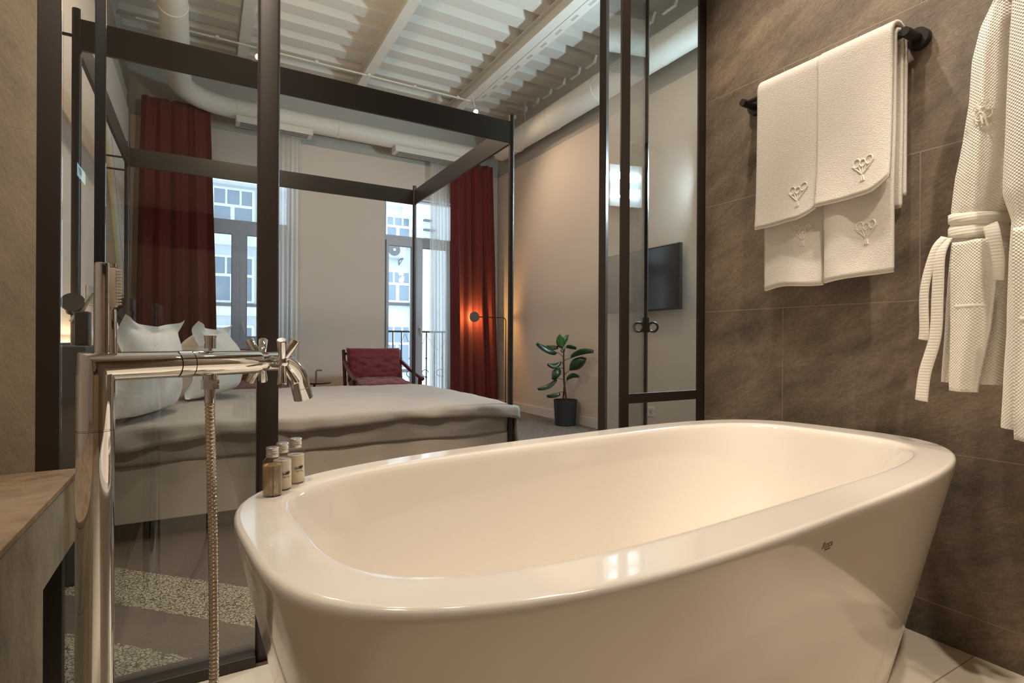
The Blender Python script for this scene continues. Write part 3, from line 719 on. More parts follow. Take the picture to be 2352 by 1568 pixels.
# ------------------------------------------------------------------ towel rail and towels
t = thing('towel_rail', 'black wall-mounted towel rail with round end plates', 'towel rail', (XW, 1.09, 1.805))
MB().cyl((XW-.075, .808, 1.803), (XW-.075, 1.37, 1.803), .0085, seg=20).build('bar', M['black'], t, True)
for y in (.812, 1.365):
    MB().tube([(XW-.094, y, 1.803), (XW-.08, y, 1.803), (XW-.02, y, 1.803)], [.013, .0145, .015], 24).build('bracket', M['black'], t, True)
    MB().cyl((XW-.022, y, 1.803), (XW, y, 1.803), .031, .032, 32).build('end_plate', M['black'], t, True)
def towel(lab, y0, y1, zf, zb, off, th, zcurve, seed, emb=None, lift=None):
    xb, zt = XW-.075, 1.803; r = off
    def path(s, v):
        y = y0+(y1-y0)*v
        zbot = zf+zcurve(v)
        lf = zt-zbot; lb = zt-zb; tot = lf+PI*r+lb; d = s*tot
        if d < lf: x, z = xb-r, zbot+d
        elif d < lf+PI*r: a = (d-lf)/r; x, z = xb-r*math.cos(a), zt+r*math.sin(a)
        else: x, z = xb+r, zt-(d-lf-PI*r)
        hang = max(0, min(1, (zt-z)/.5))
        x += (nz(y*7+seed, z*2.5, seed)*.012 + .006*math.sin(y*31+seed))*hang*(1 if x < xb else .4)
        if x < xb and lift: x -= lift(v, (z-zbot))
        if x > xb: x = min(x, XW-.012)
        yy = y + nz(z*4, seed, y*3)*.004*hang
        return Vector((x, yy, z))
    t = thing('towel', lab, 'towel', (xb, (y0+y1)/2, zt), 'white towels on the black towel rail')
    b = MB(); b.grid(lambda u, v: path(u, v), 90, 34); o = b.build('terry_cloth', M['terry'], t, True, solid=th, angle=80)
    b = MB(); b.tube([path(.0, v/40)+Vector((-.001, 0, .001)) for v in range(41)], .0042, 8); b.build('hem', M['hem'], t, True)
    if emb:
        v0, dz = emb; b = MB()
        # raised embroidered monogram: looped heart outline over a small tassel
        def ep(a, c):
            y = y0+(y1-y0)*v0 - a; s_ = (dz+c)/(zt-zf-zcurve(v0)+PI*r+zt-zb); q = path(s_, (y-y0)/(y1-y0)); return q+Vector((-th/2-.0012, 0, 0))
        for cx_, rr in ((-.019, .013), (0, .011), (.019, .013)):
            b.tube([ep(cx_+rr*math.cos(k*.45)*.8, .022+rr*math.sin(k*.45)+.004*abs(cx_)/.019) for k in range(15)], .0016, 6)
        b.tube([ep(-.033+.033*k/8, .020-.034*k/8) for k in range(9)], .0017, 6); b.tube([ep(.033-.033*k/8, .020-.034*k/8) for k in range(9)], .0017, 6)
        for a in (-.006, 0, .006): b.tube([ep(a*.4, -.016), ep(a, -.034)], .002, 6)
        for a in (-.012, .0, .012): b.tube([ep(a, .014), ep(a*.3, -.008)], .0014, 6)
        b.build('monogram', M['hem'], t, True)
    return t
towel('long white bath towel hanging lowest on the left of the rail', 1.262, 1.048, 1.072, 1.30, .020, .014, lambda v: .010*v+.006*math.sin(v*5), 1.3, (.70, .17), lambda v, z: .018*math.exp(-z*9)*math.sin(v*PI))
towel('long white bath towel hanging lowest on the right of the rail', 1.040, .832, 1.080, 1.29, .020, .014, lambda v: .006*math.sin(v*4)+.02*v*v, 4.1, (.62, .13), lambda v, z: .022*math.exp(-z*9)*math.sin(v*PI))
towel('short white hand towel draped over the left half of the rail', 1.280, 1.056, 1.296, 1.36, .040, .013, lambda v: .008*v+.055*max(0, v-.72)**1.5*3, 7.7, (.74, .075), lambda v, z: .012*math.exp(-z*10))
towel('short white hand towel draped over the right half of the rail', 1.052, .832, 1.330, 1.33, .042, .013, lambda v: .012*v+.075*max(0, v-.74)**1.5*3.2, 9.2, (.66, .075), lambda v, z: .016*math.exp(-z*10))

# ------------------------------------------------------------------ bathrobes
def robe(lab, dy, levels, xc, sash, emb, seed, dx=0):
    top = levels[0]
    t = thing('bathrobe', lab, 'bathrobe', (xc, dy+.6, 1.85), 'white bathrobes on the right wall')
    # interpolate levels
    zs = []; z = levels[0][0]
    while z > levels[-1][0]: zs.append(z); z -= .012
    zs.append(levels[-1][0])
    def lv(z):
        for a, c in zip(levels, levels[1:]):
            if a[0] >= z >= c[0]:
                s = (a[0]-z)/(a[0]-c[0]); return [a[i]+(c[i]-a[i])*s for i in range(1, 4)]
        return list(levels[-1][1:4])
    rings = []
    for z in zs:
        ya, yb, dp = lv(z); cy = (ya+yb)/2+dy; hw = abs(yb-ya)/2; r = []
        for k in range(72):
            th = 2*PI*k/72; c, s = math.cos(th), math.sin(th)
            f = 1+.05*math.sin(5*th+seed+z*2)+.035*math.sin(9*th+z*5)+nz(c*2+seed, s*2, z*3)*.12
            y = cy+math.copysign(abs(c)**.8, c)*hw*(1+.02*math.sin(z*40)*.2); x = xc+math.copysign(abs(s)**.8, s)*dp*f
            r.append(Vector((min(x, XW-.008), y, z)))
        rings.append(r)
    MB().rings(rings, True, True).build('robe_body', M['waffle'], t, True, angle=60)
    # collar loop
    ya, yb, dp = lv(levels[0][0])
    b = MB(); zt = levels[0][0]
    b.grid(lambda u, v: Vector((xc-.03*math.sin(u*PI)-.012, dy+(ya+yb)/2-.02+.05*u-(.03 if not sash else 0), zt-.115+.13*v+.05*(u-.5)**2+.04*u)), 14, 8); b.build('collar', M['waffle'], t, True, solid=.008)
    # overlapping front panel
    pz0, pz1 = levels[-1][0]-.02, 1.145
    def panel(u, v):
        z = pz1+(pz0-pz1)*v; ya, yb, dp = lv(max(z, levels[-1][0])); y = dy+ya+.004+(yb-ya-.02)*(.0+u)*(.92-.1*v)+.035*v*(1-u)
        return Vector((xc-dp-.012-.012*math.sin(u*PI)-.006*math.sin(u*9+z*4), y, z))
    MB().grid(panel, 24, 40).build('front_panel', M['waffle'], t, True, solid=.006)
    MB().grid(lambda u, v: panel(.08+.8*u, .42+.02*v)+Vector((-.003, 0, 0)), 16, 2).build('pocket_edge', M['belt'], t, True, solid=.002)
    if sash:
        zw = 1.19; ya, yb, dp = lv(zw); rg = []
        for z in (1.225, 1.222, 1.21, 1.20, 1.195, 1.185, 1.17, 1.162, 1.160):
            bul = .008 if z not in (1.225, 1.160, 1.195) else .003; cy = (ya+yb)/2+dy; hw = abs(yb-ya)/2+bul; r = []
            for k in range(48):
                th = 2*PI*k/48; c, s = math.cos(th), math.sin(th)
                r.append(Vector((min(XW-.006, xc+math.copysign(abs(s)**.8, s)*(dp+bul+.006)), cy+math.copysign(abs(c)**.8, c)*hw, z+.008*math.sin(th+1))))
            rg.append(r)
        be = MB().rings(rg).build('belt', M['belt'], t, True, angle=70)
        def strip(pts, w0, nm='belt_end'):
            P3 = [Vector(q) for q in pts]; n = 36; out = []
            def cr(s):
                f = s*(len(P3)-1); i = min(int(f), len(P3)-2); u = f-i; p0, p1, p2, p3 = P3[max(i-1, 0)], P3[i], P3[i+1], P3[min(i+2, len(P3)-1)]
                return .5*((2*p1)+(p2-p0)*u+(2*p0-5*p1+4*p2-p3)*u*u+(3*p1-p0-3*p2+p3)*u**3)
            def g(u, v):
                c = cr(u); d = (cr(min(1, u+.02))-cr(max(0, u-.02))).normalized(); sd = Vector((.25, 1, 0)); sd = (sd-d*sd.dot(d)).normalized()
                return c+sd*(v-.5)*w0*(1+.25*u)+Vector((-.004*math.sin(v*PI), 0, 0))
            MB().grid(g, n, 6).build(nm, M['belt'], be, True, solid=.006)
        X0 = xc-dp-.006
        strip([(X0, dy+.682, 1.165), (X0-.01, dy+.700, 1.13), (X0-.012, dy+.722, 1.03), (X0-.008, dy+.724, .92), (X0-.006, dy+.727, .890)], .020)
        strip([(X0, dy+.676, 1.160), (X0-.016, dy+.686, 1.115), (X0-.016, dy+.690, 1.02), (X0-.012, dy+.697, .90), (X0-.008, dy+.722, .80), (X0-.006, dy+.731, .722)], .026)
        strip([(X0, dy+.585, 1.18), (X0-.014, dy+.574, 1.15), (X0-.012, dy+.568, 1.09), (X0-.004, dy+.573, 1.04)], .03)
    if emb:
        b = MB()
        def ep(a, c):
            z = 1.475+c; ya, yb, dp = lv(z); y = dy+(ya+yb)/2+.0-a; u = (y-dy-(ya+yb)/2)/(abs(yb-ya)/2); u = max(-.95, min(.95, u))
            s = (1-abs(u)**2.5)**(1/2.5); f = 1.06; return Vector((xc-dp*s*f-.004, y, z))
        for k in range(5):
            q = 2*PI*k/5+.5; cx_, cz_ = .015*math.cos(q), .017*math.sin(q)
            b.tube([ep(cx_+.009*math.cos(j*.5), cz_+.011*math.sin(j*.5)) for j in range(14)], .0018, 6)
        b.tube([ep(.004, -.012), ep(.010, -.034), ep(.014, -.046)], .0026, 6); b.tube([ep(-.004, -.012), ep(.002, -.036)], .0022, 6)
        b.build('monogram', M['hem'], t, True)
    ya, yb, dp = lv(levels[0][0]); zt = levels[0][0]
    MB().tube([(XW-.002, dy+(ya+yb)/2, 1.86), (XW-.06, dy+(ya+yb)/2, 1.86), (xc+.02, dy+(ya+yb)/2, zt-.01)], .007, 12).build('hanging_loop', M['belt'], t, True)
    return t
LV = [(1.85, .560, .575, .030), (1.77, .553, .588, .040), (1.70, .552, .622, .046), (1.62, .550, .639, .052), (1.51, .548, .644, .058), (1.41, .548, .657, .060), (1.32, .548, .674, .060),
      (1.235, .560, .684, .056), (1.205, .576, .681, .050), (1.17, .576, .682, .050), (1.13, .562, .684, .054), (1.06, .556, .690, .056), (.915, .556, .697, .054), (.80, .566, .704, .052), (.775, .568, .706, .050)]
robe('white waffle bathrobe hanging next to the towels, tied with its belt', 0, LV, XW-.105, True, True, .7)
LV2 = [(1.90, .48, .500, .03), (1.80, .45, .522, .045), (1.55, .41, .532, .06), (1.40, .40, .536, .062), (1.235, .41, .542, .058), (1.17, .43, .525, .05), (1.08, .40, .530, .056), (.90, .39, .533, .056), (.705, .39, .542, .054), (.68, .39, .543, .05)]
robe('white waffle bathrobe cut off by the right edge of the picture', 0, LV2, XW-.21, False, False, 2.9)

# ------------------------------------------------------------------ bed
BX0, BX1, BY0, BY1 = -.452, 1.592, 2.80, 4.50
t = thing('canopy_bed', 'four-poster canopy bed with dark steel frame and white bedding', 'bed', (.57, 3.65, 0))
bed = t
for x in (BX0, BX1):
    for y in (BY0, BY1):
        MB().cyl((x, y, 0), (x, y, 2.225), .0165, seg=24).build('post', M['bed_steel'], t, True)
zr0, zr1 = 2.060, 2.187
MB().box(BX0, BX1, BY0-.008, BY0+.008, zr0, zr1, .002).build('canopy_rail', M['bed_steel'], t)
MB().box(BX0, BX1, BY1-.008, BY1+.008, zr0, zr1, .002).build('canopy_rail', M['bed_steel'], t)
MB().box(BX0-.008, BX0+.008, BY0, BY1, zr0, zr1, .002).build('canopy_rail', M['bed_steel'], t)
MB().box(BX1-.008, BX1+.008, BY0, BY1, zr0, zr1, .002).build('canopy_rail', M['bed_steel'], t)
for y in (BY0, BY1):
    for z in (2.115, 2.03):
        if y == BY0 and z < 2.1: continue
        b = MB(); b.cyl((BX0, y, z), (XH+.003, y, z), .0065, seg=12); b.cyl((XH+.012, y, z), (XH, y, z), .014, seg=16); b.build('wall_rod', M['bed_steel'], t, True)
MB().box(BX0+.02, BX1-.012, BY0+.004, BY1-.02, .092, .342, .004).build('base', M['bed_base'], t)
for x in (BX0+.2, BX1-.25):
    for y in (BY0+.35, BY1-.2): MB().cyl((x, y, 0), (x, y, .094), .03, seg=16).build('leg', M['bed_steel'], t, True)
MB().box(BX0+.02, BX1-.03, BY0+.03, BY1-.03, .343, .498, .05).build('mattress', M['linen_grey'], t, True)
# sheet falling off the foot end and sagging along the near side
def skirt(u, v):
    x = BX0+.03+(BX1-BX0-.05)*u
    return Vector((x, BY0-.012-.004*math.sin(u*23)-.012*nz(u*9, v*3)*v+.012*v, .475-.136*v-.003*math.sin(u*17)))
MB().grid(skirt, 80, 8).build('fitted_sheet', M['linen_grey'], t, True, solid=.006)
ztop = .512
def duvet(u, v):
    x = BX0+.05+(BX1-BX0+.0)*u
    # v 0..1 : near hem -> top -> far hem
    hem = .450 + (-.075 if u < .25 else 0)*max(0, (.25-u)/.25) + .012*math.sin(u*11)+.01*nz(u*7, 3)
    d0 = ztop-hem; wd = BY1-BY0; tot = d0+wd+.10; d = v*tot; r = .026
    if d < d0-r: y, z = BY0-.034, hem+d
    elif d < d0+r:
        a = (d-(d0-r))/(2*r)*PI/2; y, z = BY0-.034+r*(1-math.cos(a)), ztop-r+r*math.sin(a)
    elif d < d0+wd-.03: y, z = BY0-.034+r+(d-d0-r)*1.0, ztop
    else: e = d-(d0+wd-.03); y, z = BY1+.012, ztop-.012-e*.8
    flat = 1 if (BY0+.1 < y < BY1-.05) else .35
    z += (.012*math.sin(max(0, min(1, (y-BY0)/(BY1-BY0)))*PI) + .010*nz(x*3, y*3, 1))*flat + .004*nz(x*11, y*9, 5)*flat - .02*max(0, (u-.93)/.07)**2
    y += (.026*nz(x*8, z*14, 2) + .006*math.sin(x*27+z*30))*(1-flat)*(1 if y < BY0+.02 else .3)
    return Vector((x, y, z))
MB().grid(duvet, 110, 90).build('duvet', M['linen'], t, True, solid=.007, angle=80)
def foot(u, v):
    y = BY0-.02+(BY1-BY0+.02)*u
    return Vector((BX1+.035+.05*v*v+.012*math.sin(u*19)*v+.01*nz(u*5, v*2), y, .50-.012-.40*v+.03*math.sin(u*6)*v))
MB().grid(foot, 50, 16).build('hanging_sheet', M['linen'], t, True, solid=.006)
t = thing('headboard', 'charcoal upholstered headboard panel along the wall behind the bed', 'headboard', (XH, 3.7, 0))
MB().box(XH+.002, XH+.07, 2.75, 4.59, 0, .862, .01).build('panel', M['headboard'], t)
MB().box(XH+.01, XH+.03, 2.5, 4.4, .8625, .870).build('led_strip', M['led'], t, label='warm light strip on top of the headboard')

# pillows: standing against the headboard, one pair behind the other
def pillow(lab, c, wid, hgt, thick, lean, yaw, seed, mat='pillow'):
    t = thing('pillow', lab, 'pillow', c, 'white pillows on the bed'); c = Vector(c)
    R_ = Matrix.Rotation(yaw, 3, 'Z') @ Matrix.Rotation(lean, 3, 'Y')
    def f(sgn):
        def g(u, v):
            a, e = u*2-1, v*2-1; fl = .86
            aa, ee = min(1, abs(a)/fl), min(1, abs(e)/fl)
            th = thick*(max(0, 1-aa**2.6)**.6)*(max(0, 1-ee**2.6)**.6)*(1-.25*e)
            cor = abs(a*e)**3
            y = a*wid/2*(1-.10*(1-abs(a))*0-.06*(1-e*e)*abs(a)*0-.05*(1-abs(e)**2)*abs(a)); z = e*hgt/2*(1-.09*(1-a*a)*abs(e)) + .022*cor*(1 if e > 0 else 1.0)*(1 if e > 0 else -1)
            rim = max(0, (max(abs(a), abs(e))-fl)/(1-fl))
            ed = max(abs(a), abs(e)); x = sgn*(th*.5+.004*(1-ed**30)) + .016*rim*math.sin(a*7+e*9+seed) + (.012*nz(a*2.5+seed, e*2.5, sgn)*(1-rim) if rim == 0 else 0)*min(1, (1-max(aa, ee))*6)+ .02*rim*nz(a*3+seed, e*3)
            q = c + R_ @ Vector((x, y, z))
            if q.y > 2.752: q.z = max(q.z, .546+.004*nz(q.x*9, q.y*9))
            return q
        return g
    b = MB(); b.grid(f(1), 44, 44); b.grid(f(-1), 44, 44); bmesh.ops.remove_doubles(b.b, verts=b.b.verts[:], dist=.0006)
    b.build('pillowcase', M[mat], t, True, angle=80)
pillow('white flanged pillow at the back, near side of the bed', (-.42, 3.14, .745), .60, .40, .12, .10, -.10, 2.2)
pillow('white flanged pillow in front, near side of the bed', (-.225, 3.01, .725), .64, .48, .22, .14, -.30, 5.0)
pillow('white flanged pillow at the back, far side of the bed', (-.34, 4.05, .745), .62, .40, .13, .10, -.12, 8.1)
pillow('white flanged pillow in front, far side of the bed', (.035, 3.78, .735), .62, .46, .34, .12, -.30, 11.0)

# bedside lamps, boxes, painting
t = thing('bedside_cabinet', 'grey lacquered bedside cabinet beyond the pillows', 'cabinet', (-.47, 4.75, 0))
MB().box(-.56, -.393, 4.6, 4.95, 0, .98, .006).build('body', M['grey_box'], t)
MB().box(-.392, -.386, 4.62, 4.93, .55, .95, .002).build('door', M['grey_box'], t)
t = thing('speaker', 'black box-shaped speaker with a round grey dial on the grey cabinet', 'speaker', (-.48, 4.7, .98))
MB().box(-.56, -.425, 4.62, 4.80, .9805, 1.168, .006).build('case', M['black'], t)
MB().cyl((-.475, 4.619, 1.06), (-.475, 4.615, 1.06), .042, seg=28).build('dial', M['headboard'], t, True)
ring_b = MB(); ring(ring_b, (-.475, 4.618, 1.06), Vector((0, 1, 0)), .05, .006); ring_b.build('dial_ring', M['black_gasket'], t, True)
t = thing('bedside_cabinet', 'dark bedside cabinet at the near side of the bed behind the mixer', 'cabinet', (-.5, 2.6, 0))
MB().box(-.626, -.365, 2.44, 2.745, 0, .855, .006).build('body', M['headboard'], t)
MB().box(-.3645, -.358, 2.46, 2.725, .45, .83, .002).build('door', M['headboard'], t)
t = thing('reading_lamp', 'black reading lamp with tilted silver arm on the near bedside cabinet', 'lamp', (-.395, 2.6, .855))
MB().box(-.42, -.375, 2.57, 2.63, .8555, .985, .006).build('base_box', M['black'], t)
MB().tube([(-.431, 2.60, .943), (-.366, 2.60, 1.058)], .0105, 16).build('arm', M['alu'], t, True)
MB().cyl((-.428, 2.625, 1.005), (-.428, 2.59, 1.02), .038, seg=28).build('lamp_head', M['black'], t, True)
lamp('headboard_glow', 'AREA', (XH+.03, 3.5, .90), 2.4, (1, .70, .38), (XH+.02, 3.5, 2), shape=(.02, 1.8)).rotation_euler = (0, PI, 0)
t = thing('painting', 'pale abstract painting with a yellow diagonal sweep on the headboard wall', 'painting', (XH, 5.3, 1.8))
MB().box(XH+.002, XH+.03, 4.55, 5.87, 1.262, 2.46, .002).build('canvas', M['painting'], t)
MB().box(XH+.002, XH+.014, 4.2, 5.95, 1.10, 1.215, .002).build('ledge', M['plaster_grey'], t)

# ------------------------------------------------------------------ armchairs and side table
def armchair(lab, cx, y0):
    t = thing('armchair', lab, 'armchair', (cx, y0, 0), 'red armchairs by the window wall')
    hw = .30; V = Vector
    def cushion(nm, w_, d_, h_, mt, seed, mtx):
        def f(sgn):
            def g(u, v):
                a, e = u*2-1, v*2-1; th = h_*.5*(1-abs(a)**4)**.32*(1-abs(e)**4)**.32
                wr = .016*nz(a*3+seed, e*4, sgn)+.007*math.sin((a*.7+e)*16+seed)*abs(a)*.8+.008*nz(a*6, e*9, seed)
                return mtx @ V((a*w_/2*(1-.02*(1-abs(e))), e*d_/2*(1-.03*(1-abs(a))), sgn*(th+wr*(1-max(abs(a), abs(e))**6))))
            return g
        b = MB(); b.grid(f(1), 36, 30); b.grid(f(-1), 36, 30); bmesh.ops.remove_doubles(b.b, verts=b.b.verts[:], dist=.0008); b.build(nm, mt, t, True, angle=80)
    cushion('seat_cushion', .56, .56, .15, M['chair_fab'], 1.1, Matrix.Translation((cx, y0-.02, .415)) @ Matrix.Rotation(math.radians(4), 4, 'X'))
    cushion('back_cushion', .57, .36, .17, M['chair_fab'], 5.3, Matrix.Translation((cx, y0+.27, .625)) @ Matrix.Rotation(math.radians(78), 4, 'X'))
    for s in (-1, 1):
        x = cx+s*hw; xo = cx+s*(hw+.035)
        b = MB(); b.tube([V((x, y0+.30, .66)), V((x+s*.02, y0+.05, .575)), V((xo, y0-.27, .50))], .020, 14); b.sphere((xo, y0-.275, .50), .024, 14); b.build('armrest', M['chair_wood'], t, True)
        MB().tube([V((xo-s*.01, y0-.24, .50)), V((xo-s*.015, y0-.25, 0))], .019, 14).build('leg', M['chair_wood'], t, True)
        MB().tube([V((x, y0+.36, .78)), V((x, y0+.28, .40)), V((x+s*.01, y0+.33, 0))], .018, 14).build('leg', M['chair_wood'], t, True)
        MB().tube([V((xo-s*.02, y0-.24, .335)), V((x, y0+.29, .315))], .014, 12).build('side_rail', M['chair_wood'], t, True)
    b = MB(); b.tube([V((cx-hw, y0+.355, .74)), V((cx+hw, y0+.355, .74))], .014, 12); b.tube([V((cx-hw, y0+.29, .36)), V((cx+hw, y0+.29, .36))], .014, 12)
    b.tube([V((cx-hw-.02, y0-.24, .335)), V((cx+hw+.02, y0-.24, .335))], .014, 12); b.build('cross_rail', M['chair_wood'], t, True)
armchair('burgundy armchair with loose cushions in front of the right window', 1.585, 5.45)
armchair('burgundy armchair mostly hidden behind the bed, left of the small round table', .42, 5.45)
t = thing('side_table', 'small round rose-brown side table with an upright hooked handle', 'table', (.95, 5.55, 0))
MB().lathe([(0, .452), (.145, .455), (.165, .468), (.168, .474), (.163, .472), (.145, .461), (0, .459)], (.95, 5.55, 0), 40).build('tray_top', M['rose'], t, True)
MB().tube([(.965, 5.55, .46), (.965, 5.55, .570), (.970, 5.55, .583), (.985, 5.55, .586), (1.02, 5.55, .582)], .0085, 12).build('handle', M['rose'], t, True)
MB().cyl((.95, 5.55, .01), (.95, 5.55, .455), .012, seg=16).build('stem', M['rose'], t, True)
MB().cyl((.95, 5.55, 0), (.95, 5.55, .012), .13, seg=32).build('foot', M['rose'], t, True)

# ------------------------------------------------------------------ curtains
def curtain(lab, xt0, xt1, xb0, xb1, zt, zb, y, amp, waves, mat, seed, name='curtain', th=.004, gr=None, bulge=0):
    def g(u, v):
        z = zt+(zb-zt)*v; s = v if v > 0 else 0
        x0 = xt0+(xb0-xt0)*s; x1 = xt1+(xb1-xt1)*s
        if bulge: x1 += bulge*math.sin(min(1, v*1.2)*PI*.5); x0 -= bulge*.3*math.sin(min(1, v*1.2)*PI*.5)
        uu = u+.012*math.sin(u*13+seed+v*1.5)
        ph = uu*waves*2*PI+seed+.25*math.sin(v*2+seed)
        a = amp*(.35+.65*min(1, v*1.6))*(.75+.5*nz(u*5, seed))
        return Vector((x0+(x1-x0)*u+.012*math.sin(ph*2)*.3, y+a*math.sin(ph)+a*.3*math.sin(ph*2.3+v)+.006*nz(u*8, v*6, seed), z+(.004*math.sin(u*40)*(1-v) if v < .02 else 0)))
    b = MB(); b.grid(g, int(waves*16), 40); o = b.build(name, mat, None, True, solid=th, angle=180)
    return tag(o, lab, 'curtain', gr)
curtain('rust red velvet curtain at the right corner, lit by the floor lamp', 2.70, 3.30, 2.72, 3.42, 3.16, .02, 6.285, .06, 4.2, M['velvet'], 1.0)
curtain('dark red velvet curtain at the left of the left window', -.52, .05, -.56, .10, 3.22, .02, 6.25, .055, 4.2, M['velvet'], 3.0, bulge=.03)
curtain('white sheer curtain beside the red curtain at the right window', 2.46, 2.72, 2.47, 2.76, 3.12, .03, 6.37, .025, 6, M['sheer'], 2.0, name='sheer_curtain', th=0)
curtain('white sheer curtain gathered at the right side of the left window', .70, .93, .70, .93, 3.16, .03, 6.36, .025, 5, M['sheer'], 5.0, name='sheer_curtain', th=0)
curtain('thin white sheer curtain drawn across the left window', .06, .72, .08, .72, 3.14, .03, 6.40, .012, 5, M['sheer2'], 6.0, name='sheer_curtain', th=0)

# ------------------------------------------------------------------ floor lamp by the red curtain
LY, LX, LP, LZ = 6.13, 2.959, 3.415, 1.184
t = thing('floor_lamp', 'thin black floor lamp with a round disc shade glowing on the red curtain', 'lamp', (LP, LY, 0))
MB().lathe([(0, 0), (.05, 0), (.05, .010), (.045, .014), (0, .014)], (LP, LY, 0)).build('base', M['black'], t, True)
pts = [Vector((LP, LY, .01)), Vector((LP, LY, LZ-.045))]
for k in range(1, 7): a = PI/2*k/6; pts.append(Vector((LP-.045*(1-math.cos(a)), LY, LZ-.045+.045*math.sin(a))))
pts.append(Vector((LX+.03, LY, LZ)))
MB().tube(pts, .0062, 12).build('pole', M['black'], t, True)
MB().cyl((LX, LY, LZ), (LX, LY-.015, LZ), .065, seg=40).build('disc_shade', pbr('taupe_disc', srgb(92, 80, 80), .5), t, True)
MB().cyl((LX, LY+.001, LZ), (LX, LY+.02, LZ), .022, seg=24).build('bulb', M['bulb'], t, True)
lamp('floor_lamp_light', 'POINT', (LX, LY+.04, LZ), 7.5, (1, .55, .17), size=.015)

# ------------------------------------------------------------------ potted rubber plant
PX, PY = 3.32, 4.66
t = thing('rubber_plant', 'young rubber plant in a charcoal ribbed pot by the right wall', 'plant', (PX, PY, 0))
MB().lathe([(.102, 0), (.108, .006), (.124, .262), (.126, .268), (.120, .268), (.116, .23), (0, .23)], (PX, PY, 0), 40).build('pot', M['pot'], t, True, angle=40)
MB().lathe([(0, .228), (.115, .232), (.05, .238), (0, .24)], (PX, PY, 0), 24).build('soil', M['soil'], t, True)
sx = lambda zx: (zx-508)/6.275*.00459; sz = lambda zy: .245-(zy-1085)/6.275*.00459*1.02
PR = Vector((.868, -.497, 0))*1.0; PD = Vector((.497, .868, 0))
def pp(zx, zy, d=0): return Vector((PX, PY, 0))+PR*sx(zx)+UZ*sz(zy)+PD*d
st = MB(); st.tube([pp(520, 1075), pp(508, 960), pp(488, 800), pp(480, 560), pp(480, 440), pp(483, 370)], [.012, .011, .010, .009, .008, .007], 10)
st.tube([pp(474, 1075, .02), pp(486, 940, .01), pp(490, 860)], [.009, .008, .006], 10); st.build('stem', M['stem'], t, True)
def leaf(b0, b1, tip, wid, face, bend=0, young=False, d=0):
    """petiole b0->b1, blade b1->tip; wid = blade half width in photo-zoom px, face 0 edge-on .. 1 face-on"""
    q = MB(); B0, B1, T = pp(*b0), pp(*b1, d*.5), pp(*tip, d); ax = (T-B1); ln = ax.length; ax.normalize()
    ww = wid/6.275*.00459
    side = ax.cross(-PD).normalized(); fn = (-PD)
    sd = (side*face + PD*math.sqrt(max(0, 1-face*face))).normalized(); nm = ax.cross(sd).normalized()
    W_ = ww/max(face, .35) if face > .35 else .045
    def g(u, v):
        e = v*2-1; wv = W_*(math.sin(PI*min(1, u**.85))**.75 if 0 < u < 1 else 0)*(1 if u < .9 else (1-u)/.1*.9+.1)
        return B1+ax*ln*u+sd*e*wv+nm*(.006*e*e*8*W_/.045*.6+bend*math.sin(u*PI)*.02)
    q.grid(g, 18, 8); o = q.build('leaf', M['leaf_young' if young else 'leaf'], t, True, solid=.0016, angle=180)
    MB().tube([B0, (B0+B1)/2+UZ*.004, B1+ax*.01], [.0035, .0028, .0022], 8).build('petiole', M['stem'], o, True)
leaf((484, 380), (470, 330), (430, 130), 66, .95, young=True)
leaf((488, 360), (505, 270), (560, 140), 36, .7, young=True, d=.05)
leaf((482, 360), (405, 300), (236, 290), 28, .5, d=.08)
leaf((470, 445), (385, 390), (95, 250), 38, .55, d=-.05)
leaf((486, 370), (505, 320), (648, 348), 22, .4, d=-.06)
leaf((490, 505), (555, 465), (848, 388), 40, .55, bend=1, d=-.30)
leaf((497, 700), (548, 640), (770, 480), 85, .95, d=-.20)
leaf((474, 550), (440, 515), (240, 540), 32, .5, bend=1, d=-.06)
leaf((470, 615), (415, 600), (300, 750), 58, .8, d=-.08, bend=-1)
leaf((480, 775), (370, 750), (98, 888), 18, .3, bend=1, d=-.05)
leaf((500, 840), (520, 785), (695, 740), 34, .55, bend=1, d=-.07)
leaf((482, 950), (430, 955), (240, 1000), 12, .3, d=.05)
leaf((480, 385), (500, 360), (440, 345), 20, .5, d=-.04)

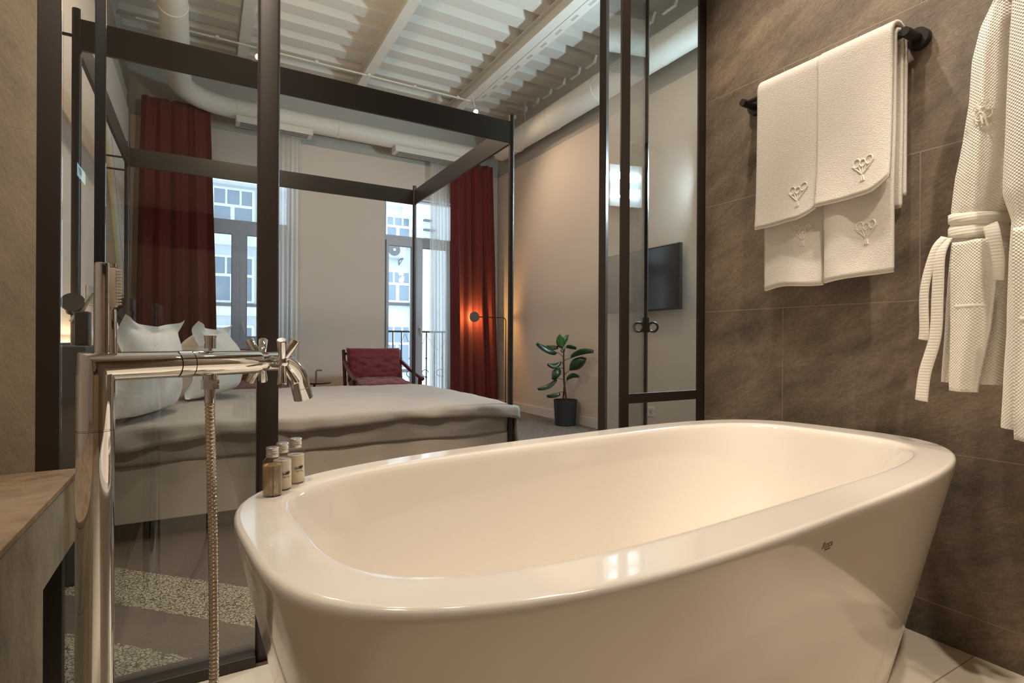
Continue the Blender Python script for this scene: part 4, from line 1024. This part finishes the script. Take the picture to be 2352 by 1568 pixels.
# ------------------------------------------------------------------ television, socket, neon
t = thing('television', 'black flat television on the wall behind the glass panel', 'television', (3.40, 3.73, 1.44))
MB().box(3.385, 3.415, 3.152, 4.12, 1.15, 1.70, .004).build('casing', M['tv_frame'], t)
MB().box(3.3835, 3.3849, 3.164, 4.108, 1.166, 1.688).build('screen', M['tv_screen'], t)
MB().box(3.4151, 3.44, 3.26, 4.0, 1.2, 1.55, .004).build('back_box', M['tv_frame'], t)
MB().box(3.44, 3.468, 3.50, 3.80, 1.3, 1.5).build('wall_bracket', M['black'], t)
t = thing('wall_socket', 'white wall socket low on the wall behind the glass panel', 'socket', (3.47, 3.56, .26))
MB().box(3.462, 3.4695, 3.515, 3.60, .215, .30, .002).build('plate', M['baseboard'], t)
MB().cyl((3.4615, 3.557, .257), (3.4625, 3.557, .257), .02, seg=20).build('socket_well', M['plaster_grey'], t)
t = thing('neon_sign', 'white neon letters in two rows, seen mirrored in the open glass door', 'sign', (3.45, 2.86, 2.15))
MB().box(3.402, 3.412, 2.685, 2.974, 1.98, 2.32, .002).build('glow_shield', M['neon_shield'], t)  # panel sized to keep the letters' glow off the wall behind
for y in (2.71, 2.94):
    for z in (2.02, 2.28): MB().cyl((3.41, y, z), (3.469, y, z), .008, seg=12).build('standoff', M['alu'], t)
for body, y, z in (('U', 2.735, 2.215), ('N', 2.850, 2.215), ('O', 2.914, 2.215), ('A', 2.735, 2.080), ('H', 2.850, 2.080), ('U', 2.914, 2.080)):
    text('letter', body, .098, (3.392, y, z), (PI/2, 0, -PI/2), M['neon'], t, .006, bold=.002)
# exit sign on the left bathroom wall behind the camera (mirrored in the partition glass)
t = thing('exit_sign', 'lit exit sign mirrored in the glass beside the near bed post', 'sign', (-.87, -2.2, 2.2))
MB().box(-.879, -.852, -2.40, -2.05, 2.145, 2.255, .003).build('casing', M['baseboard'], t)
MB().box(-.852, -.8505, -2.39, -2.06, 2.152, 2.248).build('lit_face', M['exit'], t)
text('lettering', 'EXIT', .062, (-.8495, -2.17, 2.2), (PI/2, 0, PI/2), M['green'], t, .0004, bold=.001)
